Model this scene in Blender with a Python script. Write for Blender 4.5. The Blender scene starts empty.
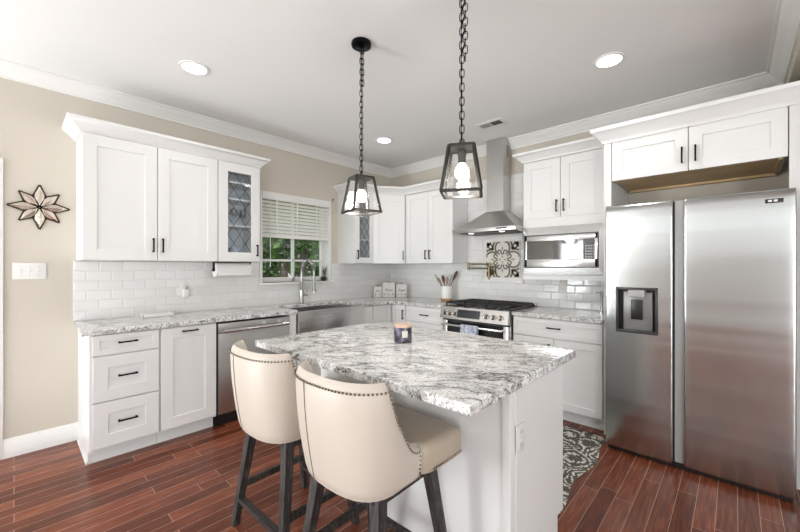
import bpy, bmesh, math, random
from mathutils import Vector, Matrix
random.seed(7)
SC = bpy.context.scene
COL = SC.collection
R = math.radians
# ------------------------------------------------------------------ camera
YAW = R(42.97)
cd = bpy.data.cameras.new('camera'); cam = bpy.data.objects.new('camera', cd); COL.objects.link(cam)
cd.sensor_width = 36; cd.lens = 36*359.6/800; cd.shift_y = 1/800; cd.clip_start = .02
cam.location = (0, 0, 1.36); cam.rotation_euler = (R(90), 0, YAW); SC.camera = cam
# ------------------------------------------------------------------ world, lights, exposure
wd = bpy.data.worlds.new('world'); SC.world = wd; wd.use_nodes = True
bg = wd.node_tree.nodes['Background']; bg.inputs[0].default_value = (.80, .90, 1, 1); bg.inputs[1].default_value = 1.3
SC.view_settings.view_transform = 'Standard'; SC.view_settings.look = 'None'
SC.view_settings.gamma = 1; SC.view_settings.use_curve_mapping = False
SC.view_settings.exposure = 0.06
def area(name, loc, target, sx, sy, power, col=(1, 1, 1)):
    l = bpy.data.lights.new(name, 'AREA'); l.shape = 'RECTANGLE'; l.size = sx; l.size_y = sy; l.energy = power; l.color = col
    o = bpy.data.objects.new(name, l); COL.objects.link(o); o.location = loc
    o.rotation_euler = (Vector(target)-Vector(loc)).to_track_quat('-Z', 'Y').to_euler(); return o
area('high_strip_fill', (-.3, -3.9, 2.28), (-.3, 0, 1.3), 7.0, .30, 18, (.905, .96, .985))  # added strip lamp, its reflection makes the bright band on the refrigerator
area('left_rear_fill', (-3.3, -3.88, 1.1), (-1.5, .4, .6), .8, 2.0, 95, (.905, .96, .985))  # added fill lamp at the rear left, kept clear of the refrigerator's reflection
area('right_rear_fill', (2.5, -3.88, 1.1), (-.6, 1.2, .5), 1.8, 2.0, 165, (.905, .96, .985))  # second added rear fill, brightens the island front from behind the camera
area('right_side_fill', (3.4, 0.2, 1.1), (0, .8, .8), 2.8, 1.9, 92, (.905, .96, .985))  # lamp added to brighten the island end and other right-facing fronts
area('upward_fill', (-2.9, -1.9, .3), (-2.3, -1.0, 3), 1.5, 2.8, 110, (.915, .965, .985))  # added upward lamp near the floor, lifts the ceiling and upper walls
sun = bpy.data.lights.new('sun', 'SUN'); sun.energy = 3.5; sun.angle = R(2); sun.color = (1, .95, .85)
so = bpy.data.objects.new('sun', sun); COL.objects.link(so); so.rotation_euler = (R(40), R(18), 0)
so.rotation_euler = Vector((-.55, .35, -1)).to_track_quat('-Z', 'Y').to_euler()
# ------------------------------------------------------------------ node helpers
def mat(name, col=(.8, .8, .8), rough=.5, metal=0., spec=.5, **kw):
    m = bpy.data.materials.new(name); m.use_nodes = True
    b = m.node_tree.nodes['Principled BSDF']
    b.inputs['Base Color'].default_value = (*col, 1); b.inputs['Roughness'].default_value = rough
    b.inputs['Metallic'].default_value = metal; b.inputs['Specular IOR Level'].default_value = spec
    for k, v in kw.items(): b.inputs[k.replace('_', ' ')].default_value = v
    return m
class N:
    def __init__(s, m): s.t = m.node_tree; s.b = s.t.nodes['Principled BSDF']
    def n(s, typ, ins=None, **props):
        x = s.t.nodes.new(typ)
        for k, v in props.items(): setattr(x, k, v)
        for k, v in (ins or {}).items():
            if isinstance(v, bpy.types.NodeSocket): s.t.links.new(v, x.inputs[k])
            else: x.inputs[k].default_value = v
        return x
    def l(s, a, b): s.t.links.new(a, b)
    def out(s, sock, name): s.t.links.new(sock, s.b.inputs[name])
    def co(s): return s.n('ShaderNodeTexCoord').outputs['Object']
    def map(s, v, rot=(0, 0, 0), sc=(1, 1, 1), loc=(0, 0, 0)):
        return s.n('ShaderNodeMapping', {'Vector': v, 'Rotation': rot, 'Scale': sc, 'Location': loc}).outputs[0]
    def noise(s, v, scale, detail=3, rough=.5, dist=0.):
        return s.n('ShaderNodeTexNoise', {'Vector': v, 'Scale': scale, 'Detail': detail, 'Roughness': rough, 'Distortion': dist}).outputs[0]
    def ramp(s, f, stops):
        x = s.n('ShaderNodeValToRGB', {'Fac': f}); e = x.color_ramp.elements
        while len(e) < len(stops): e.new(.5)
        for el, (p, c) in zip(e, stops):
            el.position = p; el.color = (*c, 1) if not isinstance(c, (int, float)) else (c, c, c, 1)
        return x.outputs[0]
    def mix(s, f, a, b, mode='MIX'):
        x = s.n('ShaderNodeMix', data_type='RGBA', blend_type=mode)
        for i, v in ((0, f), (6, a), (7, b)):
            if isinstance(v, bpy.types.NodeSocket): s.t.links.new(v, x.inputs[i])
            else: x.inputs[i].default_value = v if i == 0 else (*v, 1)
        return x.outputs[2]
    def math(s, op, a, b=0.):
        x = s.n('ShaderNodeMath', operation=op)
        for i, v in ((0, a), (1, b)):
            if isinstance(v, bpy.types.NodeSocket): s.t.links.new(v, x.inputs[i])
            else: x.inputs[i].default_value = v
        return x.outputs[0]
    def bump(s, h, strength=.2, dist=.01):
        s.out(s.n('ShaderNodeBump', {'Height': h, 'Strength': strength, 'Distance': dist}).outputs[0], 'Normal')
# ------------------------------------------------------------------ materials
WHITE = mat('cabinet_white_paint', (.79, .79, .78), .32)
TRIMW = mat('trim_white_paint', (.80, .79, .77), .4)
CEIL = mat('ceiling_paint', (.82, .825, .82), .9)
WALL = mat('beige_wall_paint', (.60, .55, .475), .85)
n = N(WALL); n.bump(n.noise(n.co(), 180, 2), .05, .002)
BLACK = mat('black_metal', (.012, .012, .013), .38, 1.)
BLACKP = mat('black_plastic', (.012, .012, .012), .3)
IRON = mat('cast_iron', (.02, .02, .02), .6)
BRONZE = mat('dark_bronze', (.05, .043, .036), .45, .8)
GUN = mat('brushed_dark_pewter', (.045, .042, .037), .42, .6)
CHROME = mat('chrome', (.75, .75, .75), .12, 1.)
BRASS = mat('antique_brass', (.20, .16, .085), .3, 1.)
FAUCET = mat('brushed_nickel', (.42, .42, .41), .25, 1.)
def steel(name, base, rough, axis, amp=.10, wavy=0.):
    m = mat(name, base, rough, 1.); n = N(m)
    sc = [300, 300, 300]; sc[axis] = 4
    f = n.noise(n.map(n.co(), sc=tuple(sc)), 1, 2)
    n.out(n.math('MULTIPLY_ADD', f, amp) if False else n.math('ADD', n.math('MULTIPLY', f, amp), rough-amp/2), 'Roughness')
    if wavy:
        w_ = n.noise(n.map(n.co(), sc=(.5, .5, 6)), 1, 1)
        f = n.math('ADD', n.math('MULTIPLY', f, .25), n.math('MULTIPLY', w_, wavy))
        n.bump(f, .12, .004)
    else: n.bump(f, .04, .002)
    return m
STEEL = steel('brushed_steel_refrigerator', (.53, .55, .548), .2, 2, .06, 9.)
STEEL2 = steel('brushed_steel_appliance', (.64, .635, .62), .25, 0)
STEELY = steel('brushed_steel_dishwasher', (.58, .575, .56), .3, 1)
HOODS = steel('brushed_steel_hood', (.55, .545, .53), .3, 2)
GLASSBLK = mat('black_oven_glass', (.015, .015, .017), .05)
MWGLASS = mat('smoked_microwave_glass', (.05, .05, .05), .06, 0, .9)
GRAYP = mat('grey_plastic', (.16, .16, .16), .4)
GRAYL = mat('light_grey_plastic', (.42, .42, .41), .35)
WPLAS = mat('white_plastic', (.78, .77, .74), .35)
CERAM = mat('white_ceramic', (.80, .79, .76), .2)
PAPER = mat('paper_towel', (.83, .82, .80), .95)
WOODL = mat('light_wood', (.50, .28, .10), .5)
n = N(WOODL); n.out(n.ramp(n.noise(n.map(n.co(), sc=(4, 60, 60)), 1, 3), [(.3, (.36, .19, .07)), (.7, (.56, .33, .13))]), 'Base Color')
PLY = mat('raw_birch_plywood', (.42, .27, .12), .6)
n = N(PLY); n.out(n.ramp(n.noise(n.map(n.co(), sc=(3, 50, 50)), 1, 3), [(.3, (.56, .38, .19)), (.7, (.74, .54, .31))]), 'Base Color')
LEATHER = mat('cream_faux_leather', (.61, .545, .475), .42)
n = N(LEATHER); n.bump(n.noise(n.co(), 260, 3), .06, .002)
SEATL = mat('taupe_faux_leather', (.46, .385, .30), .42)
n = N(SEATL); n.bump(n.noise(n.co(), 260, 3), .06, .002)
SEAM = mat('dark_seam_thread', (.16, .14, .12), .8)
NAIL = mat('antique_nail', (.16, .125, .09), .25, 1.)
DWOOD = mat('weathered_espresso_wood', (.03, .025, .022), .5)
n = N(DWOOD); n.out(n.ramp(n.noise(n.map(n.co(), sc=(90, 90, 6)), 1, 4, .7), [(.4, (.012, .011, .011)), (.55, (.04, .035, .032)), (.75, (.15, .135, .125))]), 'Base Color')
def glass(name, tint=(1, 1, 1), alpha=.06, rough=.02):
    m = bpy.data.materials.new(name); m.use_nodes = True; t = m.node_tree; t.nodes.clear()
    o = t.nodes.new('ShaderNodeOutputMaterial'); tr = t.nodes.new('ShaderNodeBsdfTransparent'); gl = t.nodes.new('ShaderNodeBsdfGlossy')
    mx = t.nodes.new('ShaderNodeMixShader'); tr.inputs[0].default_value = (*tint, 1); gl.inputs['Roughness'].default_value = rough
    lw = t.nodes.new('ShaderNodeLayerWeight'); lw.inputs[0].default_value = .5
    pw = t.nodes.new('ShaderNodeMath'); pw.operation = 'POWER'; pw.inputs[1].default_value = 5; t.links.new(lw.outputs['Facing'], pw.inputs[0])
    ad = t.nodes.new('ShaderNodeMath'); ad.operation = 'MULTIPLY_ADD'; ad.inputs[1].default_value = .6; ad.inputs[2].default_value = alpha; t.links.new(pw.outputs[0], ad.inputs[0])
    t.links.new(ad.outputs[0], mx.inputs[0]); t.links.new(tr.outputs[0], mx.inputs[1]); t.links.new(gl.outputs[0], mx.inputs[2])
    t.links.new(mx.outputs[0], o.inputs[0]); return m
GLASS = glass('clear_glass'); CABGLASS = glass('cabinet_glass', (.97, .985, 1), .06, .04)
LANGLASS = glass('seeded_lantern_glass', (.99, .99, .985), .035, .02)
def emit(name, col, s):
    m = bpy.data.materials.new(name); m.use_nodes = True; t = m.node_tree; t.nodes.clear()
    o = t.nodes.new('ShaderNodeOutputMaterial'); e = t.nodes.new('ShaderNodeEmission'); e.inputs[0].default_value = (*col, 1); e.inputs[1].default_value = s
    t.links.new(e.outputs[0], o.inputs[0]); return m
BULB = emit('glowing_bulb', (1, .95, .86), 28); LEDL = emit('recessed_led', (1, .97, .92), 14)
SCREEN = mat('display_glass', (.035, .037, .045), .12)
# floor planks
FLOOR = mat('cherry_plank_floor', (.1, .04, .02), .2, 0, .32); n = N(FLOOR); co = n.co()
sx = n.n('ShaderNodeSeparateXYZ', {0: co}); sw = n.n('ShaderNodeCombineXYZ', {0: sx.outputs[1], 1: n.math('ADD', sx.outputs[0], -.0115+.883)})
br = n.n('ShaderNodeTexBrick', {'Vector': sw.outputs[0], 'Color1': (.45, .42, .42, 1), 'Color2': (1, 1, 1, 1), 'Mortar': (.75, .75, .75, 1), 'Scale': 1., 'Mortar Size': .0010, 'Mortar Smooth': .05, 'Bias': 0., 'Brick Width': .92, 'Row Height': .0883}, offset=.37, offset_frequency=2, squash=1.35, squash_frequency=3)
g = n.noise(n.map(co, sc=(70, 5, 1)), 1, 5, .6, .4)
wood = n.ramp(g, [(.25, (.10, .032, .019)), (.5, (.25, .068, .032)), (.78, (.43, .135, .066))])
wood = n.mix(1., wood, br.outputs[0], 'MULTIPLY')
n.out(n.mix(br.outputs[1], wood, (.60, .40, .30)), 'Base Color')
n.out(n.ramp(n.noise(co, 3, 3), [(.3, .23), (.7, .27)]), 'Roughness')
n.bump(n.math('SUBTRACT', n.math('MULTIPLY', g, .15), br.outputs[1]), .25, .002)
# subway tile
def tile(name, axis):
    m = mat(name, (.8, .8, .78), .1); n = N(m); s = n.n('ShaderNodeSeparateXYZ', {0: n.co()})
    v = n.n('ShaderNodeCombineXYZ', {0: s.outputs[axis], 1: n.math('ADD', s.outputs[2], -.935)}).outputs[0]
    b = n.n('ShaderNodeTexBrick', {'Vector': v, 'Color1': (.76, .755, .74, 1), 'Color2': (.82, .815, .80, 1), 'Mortar': (.68, .67, .65, 1), 'Scale': 1., 'Mortar Size': .0022, 'Mortar Smooth': .15, 'Brick Width': .158, 'Row Height': .0792}, offset=.5)
    n.out(b.outputs[0], 'Base Color')
    b2 = n.n('ShaderNodeTexBrick', {'Vector': v, 'Scale': 1., 'Mortar Size': .009, 'Mortar Smooth': .9, 'Brick Width': .158, 'Row Height': .0792}, offset=.5)
    wob = n.noise(n.co(), 14, 1)
    n.bump(n.math('SUBTRACT', n.math('MULTIPLY', wob, .25), b2.outputs[1]), .45, .004)
    n.out(n.ramp(b.outputs[1], [(0, .1), (1, .7)]), 'Roughness'); return m
TILEA = tile('white_subway_tile_y', 1); TILEB = tile('white_subway_tile_x', 0)
# granite
def granite(name):
    m = mat(name, (.7, .7, .7), .09); n = N(m); co = n.co()
    warp = n.n('ShaderNodeTexNoise', {'Vector': co, 'Scale': 2.6, 'Detail': 3.}).outputs[1]
    wv = n.n('ShaderNodeVectorMath', {0: co, 1: n.n('ShaderNodeVectorMath', {0: warp, 1: (.24, .24, .24)}, operation='MULTIPLY').outputs[0]}, operation='ADD').outputs[0]
    v = n.map(n.map(wv, rot=(0, 0, R(-38))), sc=(3.4, 9.0, 6.))
    a = n.noise(v, 2.1, 9, .72)
    base = n.ramp(a, [(.32, (.24, .24, .245)), (.42, (.50, .497, .49)), (.50, (.77, .765, .75)), (.62, (.87, .865, .85)), (.76, (.66, .655, .645))])
    v2 = n.map(n.map(wv, rot=(0, 0, R(-30))), sc=(2.0, 6.5, 5.), loc=(3.1, 1.7, 0))
    b = n.noise(v2, 1.7, 7, .66)
    vm = n.ramp(n.math('ABSOLUTE', n.math('SUBTRACT', b, .5)), [(0, 1), (.009, .85), (.026, 0)])
    gate = n.ramp(n.noise(co, 6, 3), [(.38, 0), (.52, 1)])
    c = n.mix(n.math('MULTIPLY', n.math('MULTIPLY', vm, gate), .9), base, (.035, .035, .037))
    sp = n.ramp(n.noise(co, 95, 4, .75), [(.38, .10), (.48, 1)])
    c = n.mix(.8, c, n.mix(1., c, sp, 'MULTIPLY'))
    wh = n.ramp(n.noise(co, 150, 3, .6), [(.56, 0), (.66, 1)])
    n.out(n.mix(n.math('MULTIPLY', wh, .4), c, (.86, .855, .84)), 'Base Color'); return m
GRAN = granite('grey_white_granite')
# rug
RUG = mat('taupe_damask_rug', (.2, .2, .2), .95); n = N(RUG); co = n.co()
wv = n.n('ShaderNodeVectorMath', {0: co, 1: n.n('ShaderNodeVectorMath', {0: n.n('ShaderNodeTexNoise', {'Vector': co, 'Scale': 9., 'Detail': 2}).outputs[1], 1: (.09, .09, 0)}, operation='MULTIPLY').outputs[0]}, operation='ADD').outputs[0]
vo = n.n('ShaderNodeTexVoronoi', {'Vector': wv, 'Scale': 3.3}, feature='F1')
rg = n.math('SINE', n.math('MULTIPLY', vo.outputs[0], 70.))
ms = n.ramp(n.math('ADD', rg, n.math('MULTIPLY', n.math('SUBTRACT', n.noise(co, 58, 2), .5), 6.5)), [(.44, 0), (.52, 1)])
n.out(n.mix(ms, (.10, .09, .075), (.70, .67, .60)), 'Base Color')
n.bump(n.noise(co, 400, 2), .3, .004)
# ------------------------------------------------------------------ mesh helpers
ROOT = {}
class MB:
    def __init__(s): s.bm = bmesh.new()
    def box(s, a, b, bev=0., M=None, seg=2):
        lo = [min(p, q) for p, q in zip(a, b)]; hi = [max(p, q) for p, q in zip(a, b)]
        t = bmesh.new(); bmesh.ops.create_cube(t, size=1)
        for v in t.verts: v.co = Vector([lo[i]+(v.co[i]+.5)*(hi[i]-lo[i]) for i in range(3)])
        if bev: bmesh.ops.bevel(t, geom=t.edges[:], offset=bev, segments=seg, affect='EDGES', profile=.6)
        return s.add(t, M)
    def add(s, t, M=None):
        if M is not None: t.transform(M)
        me = bpy.data.meshes.new('tmp'); t.to_mesh(me); t.free(); s.bm.from_mesh(me); bpy.data.meshes.remove(me); return s
    def tube(s, pts, r, seg=10, close=False):
        pts = [Vector(p) for p in pts]; rr = r if isinstance(r, (list, tuple)) else [r]*len(pts)
        k = len(pts); rings = []; up = None
        for i, p in enumerate(pts):
            if close: d = pts[(i+1) % k]-pts[i-1]
            else: d = pts[min(i+1, k-1)]-pts[max(i-1, 0)]
            d.normalize()
            if up is None: up = d.orthogonal().normalized()
            else: up = (up-d*up.dot(d)).normalized()
            w = d.cross(up)
            rings.append([s.bm.verts.new(p+(up*math.cos(2*math.pi*j/seg)+w*math.sin(2*math.pi*j/seg))*rr[i]) for j in range(seg)])
        for i in range(k if close else k-1):
            A, B = rings[i], rings[(i+1) % k]
            for j in range(seg): s.bm.faces.new((A[j], A[(j+1) % seg], B[(j+1) % seg], B[j]))
        if not close:
            s.bm.faces.new(rings[0][::-1]); s.bm.faces.new(rings[-1])
        return s
    def bar(s, p, q, w, h=None):      # rectangular bar between points
        p, q = Vector(p), Vector(q); h = h or w; d = (q-p); L = d.length; d.normalize()
        M = Matrix.Translation((p+q)/2) @ d.to_track_quat('Z', 'Y').to_matrix().to_4x4()
        return s.box((-w/2, -h/2, -L/2), (w/2, h/2, L/2), 0, M)
    def lathe(s, prof, c=(0, 0, 0), seg=24, M=None):
        t = bmesh.new(); rings = []
        for r, z in prof:
            rings.append([t.verts.new((max(r, 1e-5)*math.cos(2*math.pi*j/seg), max(r, 1e-5)*math.sin(2*math.pi*j/seg), z)) for j in range(seg)])
        for A, B in zip(rings, rings[1:]):
            for j in range(seg): t.faces.new((A[j], A[(j+1) % seg], B[(j+1) % seg], B[j]))
        t.faces.new(rings[0][::-1]); t.faces.new(rings[-1])
        bmesh.ops.remove_doubles(t, verts=t.verts[:], dist=2e-5)
        t.transform(Matrix.Translation(c)); return s.add(t, M)
    def poly(s, pts, z0, z1):          # vertical prism over plan polygon
        a = [s.bm.verts.new((x, y, z0)) for x, y in pts]; b = [s.bm.verts.new((x, y, z1)) for x, y in pts]
        s.bm.faces.new(a[::-1]); s.bm.faces.new(b); k = len(pts)
        for i in range(k): s.bm.faces.new((a[i], a[(i+1) % k], b[(i+1) % k], b[i]))
        return s
    def prism(s, pts, d):              # 3d polygon extruded by vector d
        d = Vector(d); a = [s.bm.verts.new(Vector(p)) for p in pts]; b = [s.bm.verts.new(Vector(p)+d) for p in pts]
        s.bm.faces.new(a[::-1]); s.bm.faces.new(b); k = len(pts)
        for i in range(k): s.bm.faces.new((a[i], a[(i+1) % k], b[(i+1) % k], b[i]))
        return s
    def grid(s, P, close=False):
        V = [[s.bm.verts.new(p) if p is not None else None for p in row] for row in P]
        for A, B in zip(V, V[1:]):
            for j in range(len(A)-1): s.bm.faces.new((A[j], A[j+1], B[j+1], B[j]))
        return V
    def sweep(s, path, prof, side=1):  # profile (out, z) along plan path, mitred; side=1 right of travel
        path = [Vector(p) for p in path]; ns = []
        for a, b in zip(path, path[1:]):
            d = (b-a).normalized(); ns.append(Vector((d.y, -d.x))*side)
        rings = []
        for i, p in enumerate(path):
            if i == 0: m = ns[0]
            elif i == len(path)-1: m = ns[-1]
            else: m = (ns[i-1]+ns[i])/(1+ns[i-1].dot(ns[i]))
            rings.append([s.bm.verts.new((p.x+m.x*o, p.y+m.y*o, z)) for o, z in prof])
        k = len(prof)
        for A, B in zip(rings, rings[1:]):
            for j in range(k): s.bm.faces.new((A[j], A[(j+1) % k], B[(j+1) % k], B[j]))
        s.bm.faces.new(rings[0][::-1]); s.bm.faces.new(rings[-1]); return s
    def build(s, name, m, parent=None, local=False, ang=38):
        bmesh.ops.recalc_face_normals(s.bm, faces=s.bm.faces[:])
        if parent is not None and not local: s.bm.transform(Matrix.Translation(-ROOT[parent.name]))
        me = bpy.data.meshes.new(name); s.bm.to_mesh(me); s.bm.free()
        me.polygons.foreach_set('use_smooth', [True]*len(me.polygons)); me.set_sharp_from_angle(angle=R(ang))
        me.materials.append(m); o = bpy.data.objects.new(name, me); COL.objects.link(o)
        if parent is not None: o.parent = parent; ROOT[o.name] = ROOT[parent.name]
        else: ROOT[o.name] = Vector((0, 0, 0))
        return o
def tag(o, label, cat, group=None):
    o['label'] = label; o['category'] = cat
    if group: o['group'] = group
    return o
def thing(name, loc, label, cat, group=None, rz=0):
    o = bpy.data.objects.new(name, None); COL.objects.link(o); o.location = loc; o.rotation_euler = (0, 0, rz); o.empty_display_size = .05
    ROOT[o.name] = Vector(loc); return tag(o, label, cat, group)
def struct(name, mb, m, parent=None):
    o = mb.build(name, m, parent)
    if parent is None: o['kind'] = 'structure'
    return o
def copy_tree(o, parent=None):
    c = o.copy(); COL.objects.link(c); c.parent = parent
    for ch in list(o.children): copy_tree(ch, c)
    return c
W, YW, ZC = -3.80, 3.878, 2.80
# ------------------------------------------------------------------ room shell
struct('floor', MB().box((-3.95, -4.1, -.08), (3.6, 4.05, 0)), FLOOR)
struct('ceiling', MB().box((-3.95, -4.1, ZC), (3.6, 4.05, ZC+.08)), CEIL)
wy0, wy1, wz0, wz1 = 1.85, 2.755, 1.185, 2.20
w = MB()
for a, b in (((-4, 0), (wy0, ZC)), ((wy1, 0), (YW+.15, ZC)), ((wy0, 0), (wy1, wz0)), ((wy0, wz1), (wy1, ZC))):
    w.box((W-.15, a[0], a[1]), (W, b[0], b[1]))
struct('wall_left', w, WALL)
struct('wall_back', MB().box((W, YW, 0), (3.6, YW+.15, ZC)), WALL)
PALE = mat('pale_wall_paint', (.78, .77, .75), .85)  # for unseen walls, made paler than the kitchen walls to bounce more light
struct('wall_front', MB().box((W, -4.1, 0), (3.6, -3.95, ZC)), PALE)
struct('wall_far_right', MB().box((3.5, -3.95, 0), (3.6, YW, ZC)), PALE)
struct('wall_right', MB().box((.42, 3.1, 0), (.56, YW, ZC)).box((.27, -.6, 2.62), (.56, YW, ZC)), WALL)
prof = [(0, 2.70), (.013, 2.70), (.013, 2.716), (.022, 2.722), (.03, 2.735), (.055, 2.755), (.078, 2.772), (.084, 2.785), (.10, 2.787), (.10, 2.80), (0, 2.80)]
struct('trim_1', MB().sweep([(W, -3.9), (W, YW), (.27, YW), (.27, -.6)], prof), TRIMW)
bp = [(0, 0), (.016, 0), (.016, .108), (.012, .116), (.012, .124), (.005, .135), (0, .135)]
struct('baseboard_left', MB().sweep([(W, -.06), (W, .345)], bp), TRIMW)
struct('trim_2', MB().box((W, -.16, 0), (W+.02, -.052, 2.13), .004).box((W, -1.1, 2.06), (W+.02, -.16, 2.13)), TRIMW)
struct('door_1', MB().box((W-.01, -1.05, .01), (W+.006, -.165, 2.05)), TRIMW)
# backsplash tile
s = MB().box((W, .317, .935), (W+.009, wy0-.03, 1.405)).box((W, wy0-.03, .935), (W+.009, wy1+.03, wz0-.02)).box((W, wy1+.03, .935), (W+.009, YW, 1.405))
s = struct('backsplash_left', s, TILEA)
s = MB().box((W, YW-.009, .935), (-2.449, YW, 1.405)).box((-2.449, YW-.009, .935), (-1.58, YW, 2.41)).box((-1.58, YW-.009, .935), (-.765, YW, 1.23))
struct('backsplash_back', s, TILEB)
# ------------------------------------------------------------------ window
wf = MB()
t = .03
for a, b in (((wy0-t*.6, wz0-.02), (wy0, wz1)), ((wy1, wz0-.02), (wy1+t*.5, wz1))):
    wf.box((W-.005, a[0], a[1]), (W+.014, b[0], b[1]), .003)
for a, b in (((wy0, wz0), (wy0+.012, wz1)), ((wy1-.012, wz0), (wy1, wz1)), ((wy0, wz1-.012), (wy1, wz1))):
    wf.box((W-.15, a[0], a[1]), (W, b[0], b[1]))
win = struct('window_1', wf, TRIMW)
MB().box((W-.15, wy0-.055, wz0-.022), (W+.045, wy1+.055, wz0), .005).build('window_sill', TRIMW, win)
xs = W-.10
f = MB()
for a, b in (((wy0+.012, wz0), (wy0+.052, wz1)), ((wy1-.06, wz0), (wy1-.012, wz1)), ((wy0, wz0), (wy1, wz0+.055)), ((wy0, wz1-.06), (wy1, wz1)), ((wy0+.05, 1.425), (wy1-.05, 1.45)), ((2.285, wz0), (2.312, wz1)), ((wy0+.05, 1.70), (wy1-.05, 1.745))):
    f.box((xs-.04, a[0], a[1]), (xs, b[0], b[1]), .003)
f.build('sash', TRIMW, win)
MB().box((xs-.024, wy0+.04, wz0+.04), (xs-.018, wy1-.04, wz1-.04)).build('pane', GLASS, win)
bl = thing('window_blind', (W-.03, 2.3, 2.19), 'white wooden slat blind pulled halfway down over the sink window', 'blind')
BLI = mat('blind_white', (.84, .825, .78), .5)
MB().box((W-.045, wy0+.004, 2.115), (W+.016, wy1-.004, 2.195), .006).build('valance', TRIMW, bl)
MB().box((W-.045, wy0+.006, 1.692), (W+.01, wy1-.006, 1.722), .004).build('bottom_rail', BLI, bl)
for i in range(10):
    z = 2.088-.0405*i
    M = Matrix.Translation((W-.02, 2.3025, z)) @ Matrix.Rotation(R(46), 4, 'Y')
    MB().box((-.026, -(wy1-wy0)/2+.008, -.0016), (.026, (wy1-wy0)/2-.008, .0016), 0, M).build('slat', BLI, bl)
for y in (2.03, 2.29, 2.56):
    MB().box((W+.004, y-.008, 1.71), (W+.0055, y+.008, 2.12)).build('ladder_tape', BLI, bl)
MB().tube([(W+.014, 1.945, 2.13), (W+.016, 1.945, 1.36)], .0045, 8).build('tilt_wand', WPLAS, bl)
for y, lb in ((1.80, 'small grey metal hook on the wall by the left top corner of the window blind'), (2.80, 'small grey metal hook on the wall by the right top corner of the window blind')):
    h = MB().box((W, y-.008, 2.195), (W+.006, y+.008, 2.245), .002).tube([(W+.004, y, 2.225), (W+.03, y, 2.222), (W+.035, y, 2.235)], .005, 8)
    tag(h.build('wall_hook', FAUCET), lb, 'hook', 'hooks at the window')
pl = thing('succulent', (W-.03, 2.70, wz0), 'tiny spiky succulent in a dark pot at the right end of the window sill', 'plant')
MB().lathe([(.019, 0), (.026, .05), (.022, .05), (.02, .04)], (W-.03, 2.70, wz0)).build('pot', mat('dark_pot', (.03, .028, .026), .6), pl)
lv = MB(); 
for i in range(9):
    a = i*2.4; r = .012+.012*(i % 3)
    lv.tube([(W-.03, 2.70, wz0+.04), (W-.03+r*.6*math.cos(a), 2.70+r*.6*math.sin(a), wz0+.09+.006*i), (W-.03+r*math.cos(a), 2.70+r*math.sin(a), wz0+.115+.011*i)], [.008, .007, .001], 6)
lv.build('leaves', mat('grey_green_leaf', (.12, .13, .09), .6), pl)
# ------------------------------------------------------------------ outdoors
GRASS = mat('lawn', (.10, .17, .04), .9); n = N(GRASS); n.out(n.ramp(n.noise(n.co(), 1.2, 5), [(.3, (.06, .12, .03)), (.7, (.22, .28, .09))]), 'Base Color')
g = MB().box((-60, -25, -.6), (-4.2, 60, -.5)).build('ground', GRASS); g['kind'] = 'structure'
LEAF = mat('tree_leaf', (.05, .12, .02), .6, 0, .3); n = N(LEAF)
n.out(n.ramp(n.noise(n.co(), 3.0, 3), [(.3, (.025, .07, .012)), (.55, (.07, .16, .025)), (.75, (.20, .30, .06))]), 'Base Color')
BARK = mat('bark', (.06, .045, .03), .9)
def tree(x, y, h, cr, label, trunk=.16, n=1500, low=.35, ls=1.):
    t = thing('tree', (x, y, -.5), label, 'tree', 'trees outside the window')
    MB().tube([(x, y, -.5), (x+.05, y, h*.35), (x-.05, y+.1, h*.7)], [trunk, trunk*.8, trunk*.4], 10).build('trunk', BARK, t)
    m = MB(); rnd = random.Random(int(x*100+y*10))
    for i in range(n):
        u = Vector((rnd.gauss(0, 1), rnd.gauss(0, 1), rnd.gauss(0, 1))).normalized()*(rnd.random()**.4)
        c = Vector((x+u.x*cr, y+u.y*cr, h*(low+1)/2+u.z*h*(1-low)/2)); sz = rnd.uniform(.06, .14)*ls
        q = Matrix.Translation(c) @ Matrix.Rotation(rnd.uniform(0, 6.28), 4, Vector((rnd.random(), rnd.random(), rnd.random()))) 
        vs = [m.bm.verts.new(q @ Vector(p)) for p in ((-sz, 0, 0), (0, -sz*.5, 0), (sz, 0, .02), (0, sz*.5, 0))]; m.bm.faces.new(vs)
    m.build('foliage', LEAF, t)
VD = Vector((-.855, .518)); VR = Vector((.518, .855))
def vp(d, r): return (VD.x*d+VR.x*r, VD.y*d+VR.y*r)
for d, r, h, cr, lb, tr_, cnt, low in (
    (11, -.42, 5.0, .8, 'dark trunked tree seen through the left half of the sink window', .14, 2600, .30),
    (11.5, 1.75, 4.6, .85, 'leafy tree seen through the right half of the sink window', .06, 3400, -.1),
    (9.3, .93, .95, .3, 'small light green bush low in the right corner of the sink window', .03, 700, -.3),
    (17, .2, 7.5, 1.9, 'tall tree behind the two nearest ones in the middle of the sink window', .2, 4200, .25),
    (24.5, -3.0, 9.5, 2.6, 'distant tree at the left of the woods behind the sink window', .25, 5600, -.25),
    (24.5, 2.9, 9.5, 2.6, 'distant tree at the right of the woods behind the sink window', .25, 5600, -.25),
    (38, -.5, 13, 4.6, 'largest tree far behind the parked cars', .3, 7000, -.4),
    (40, -10.5, 13, 4.6, 'far tree at the left end of the row behind the parked cars', .3, 6000, -.4),
    (40, 9.8, 13, 4.6, 'far tree at the right end of the row behind the parked cars', .3, 6000, -.4)):
    x_, y_ = vp(d, r); tree(x_, y_, h, cr, lb, tr_, cnt, low, .5+d*.06)
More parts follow.
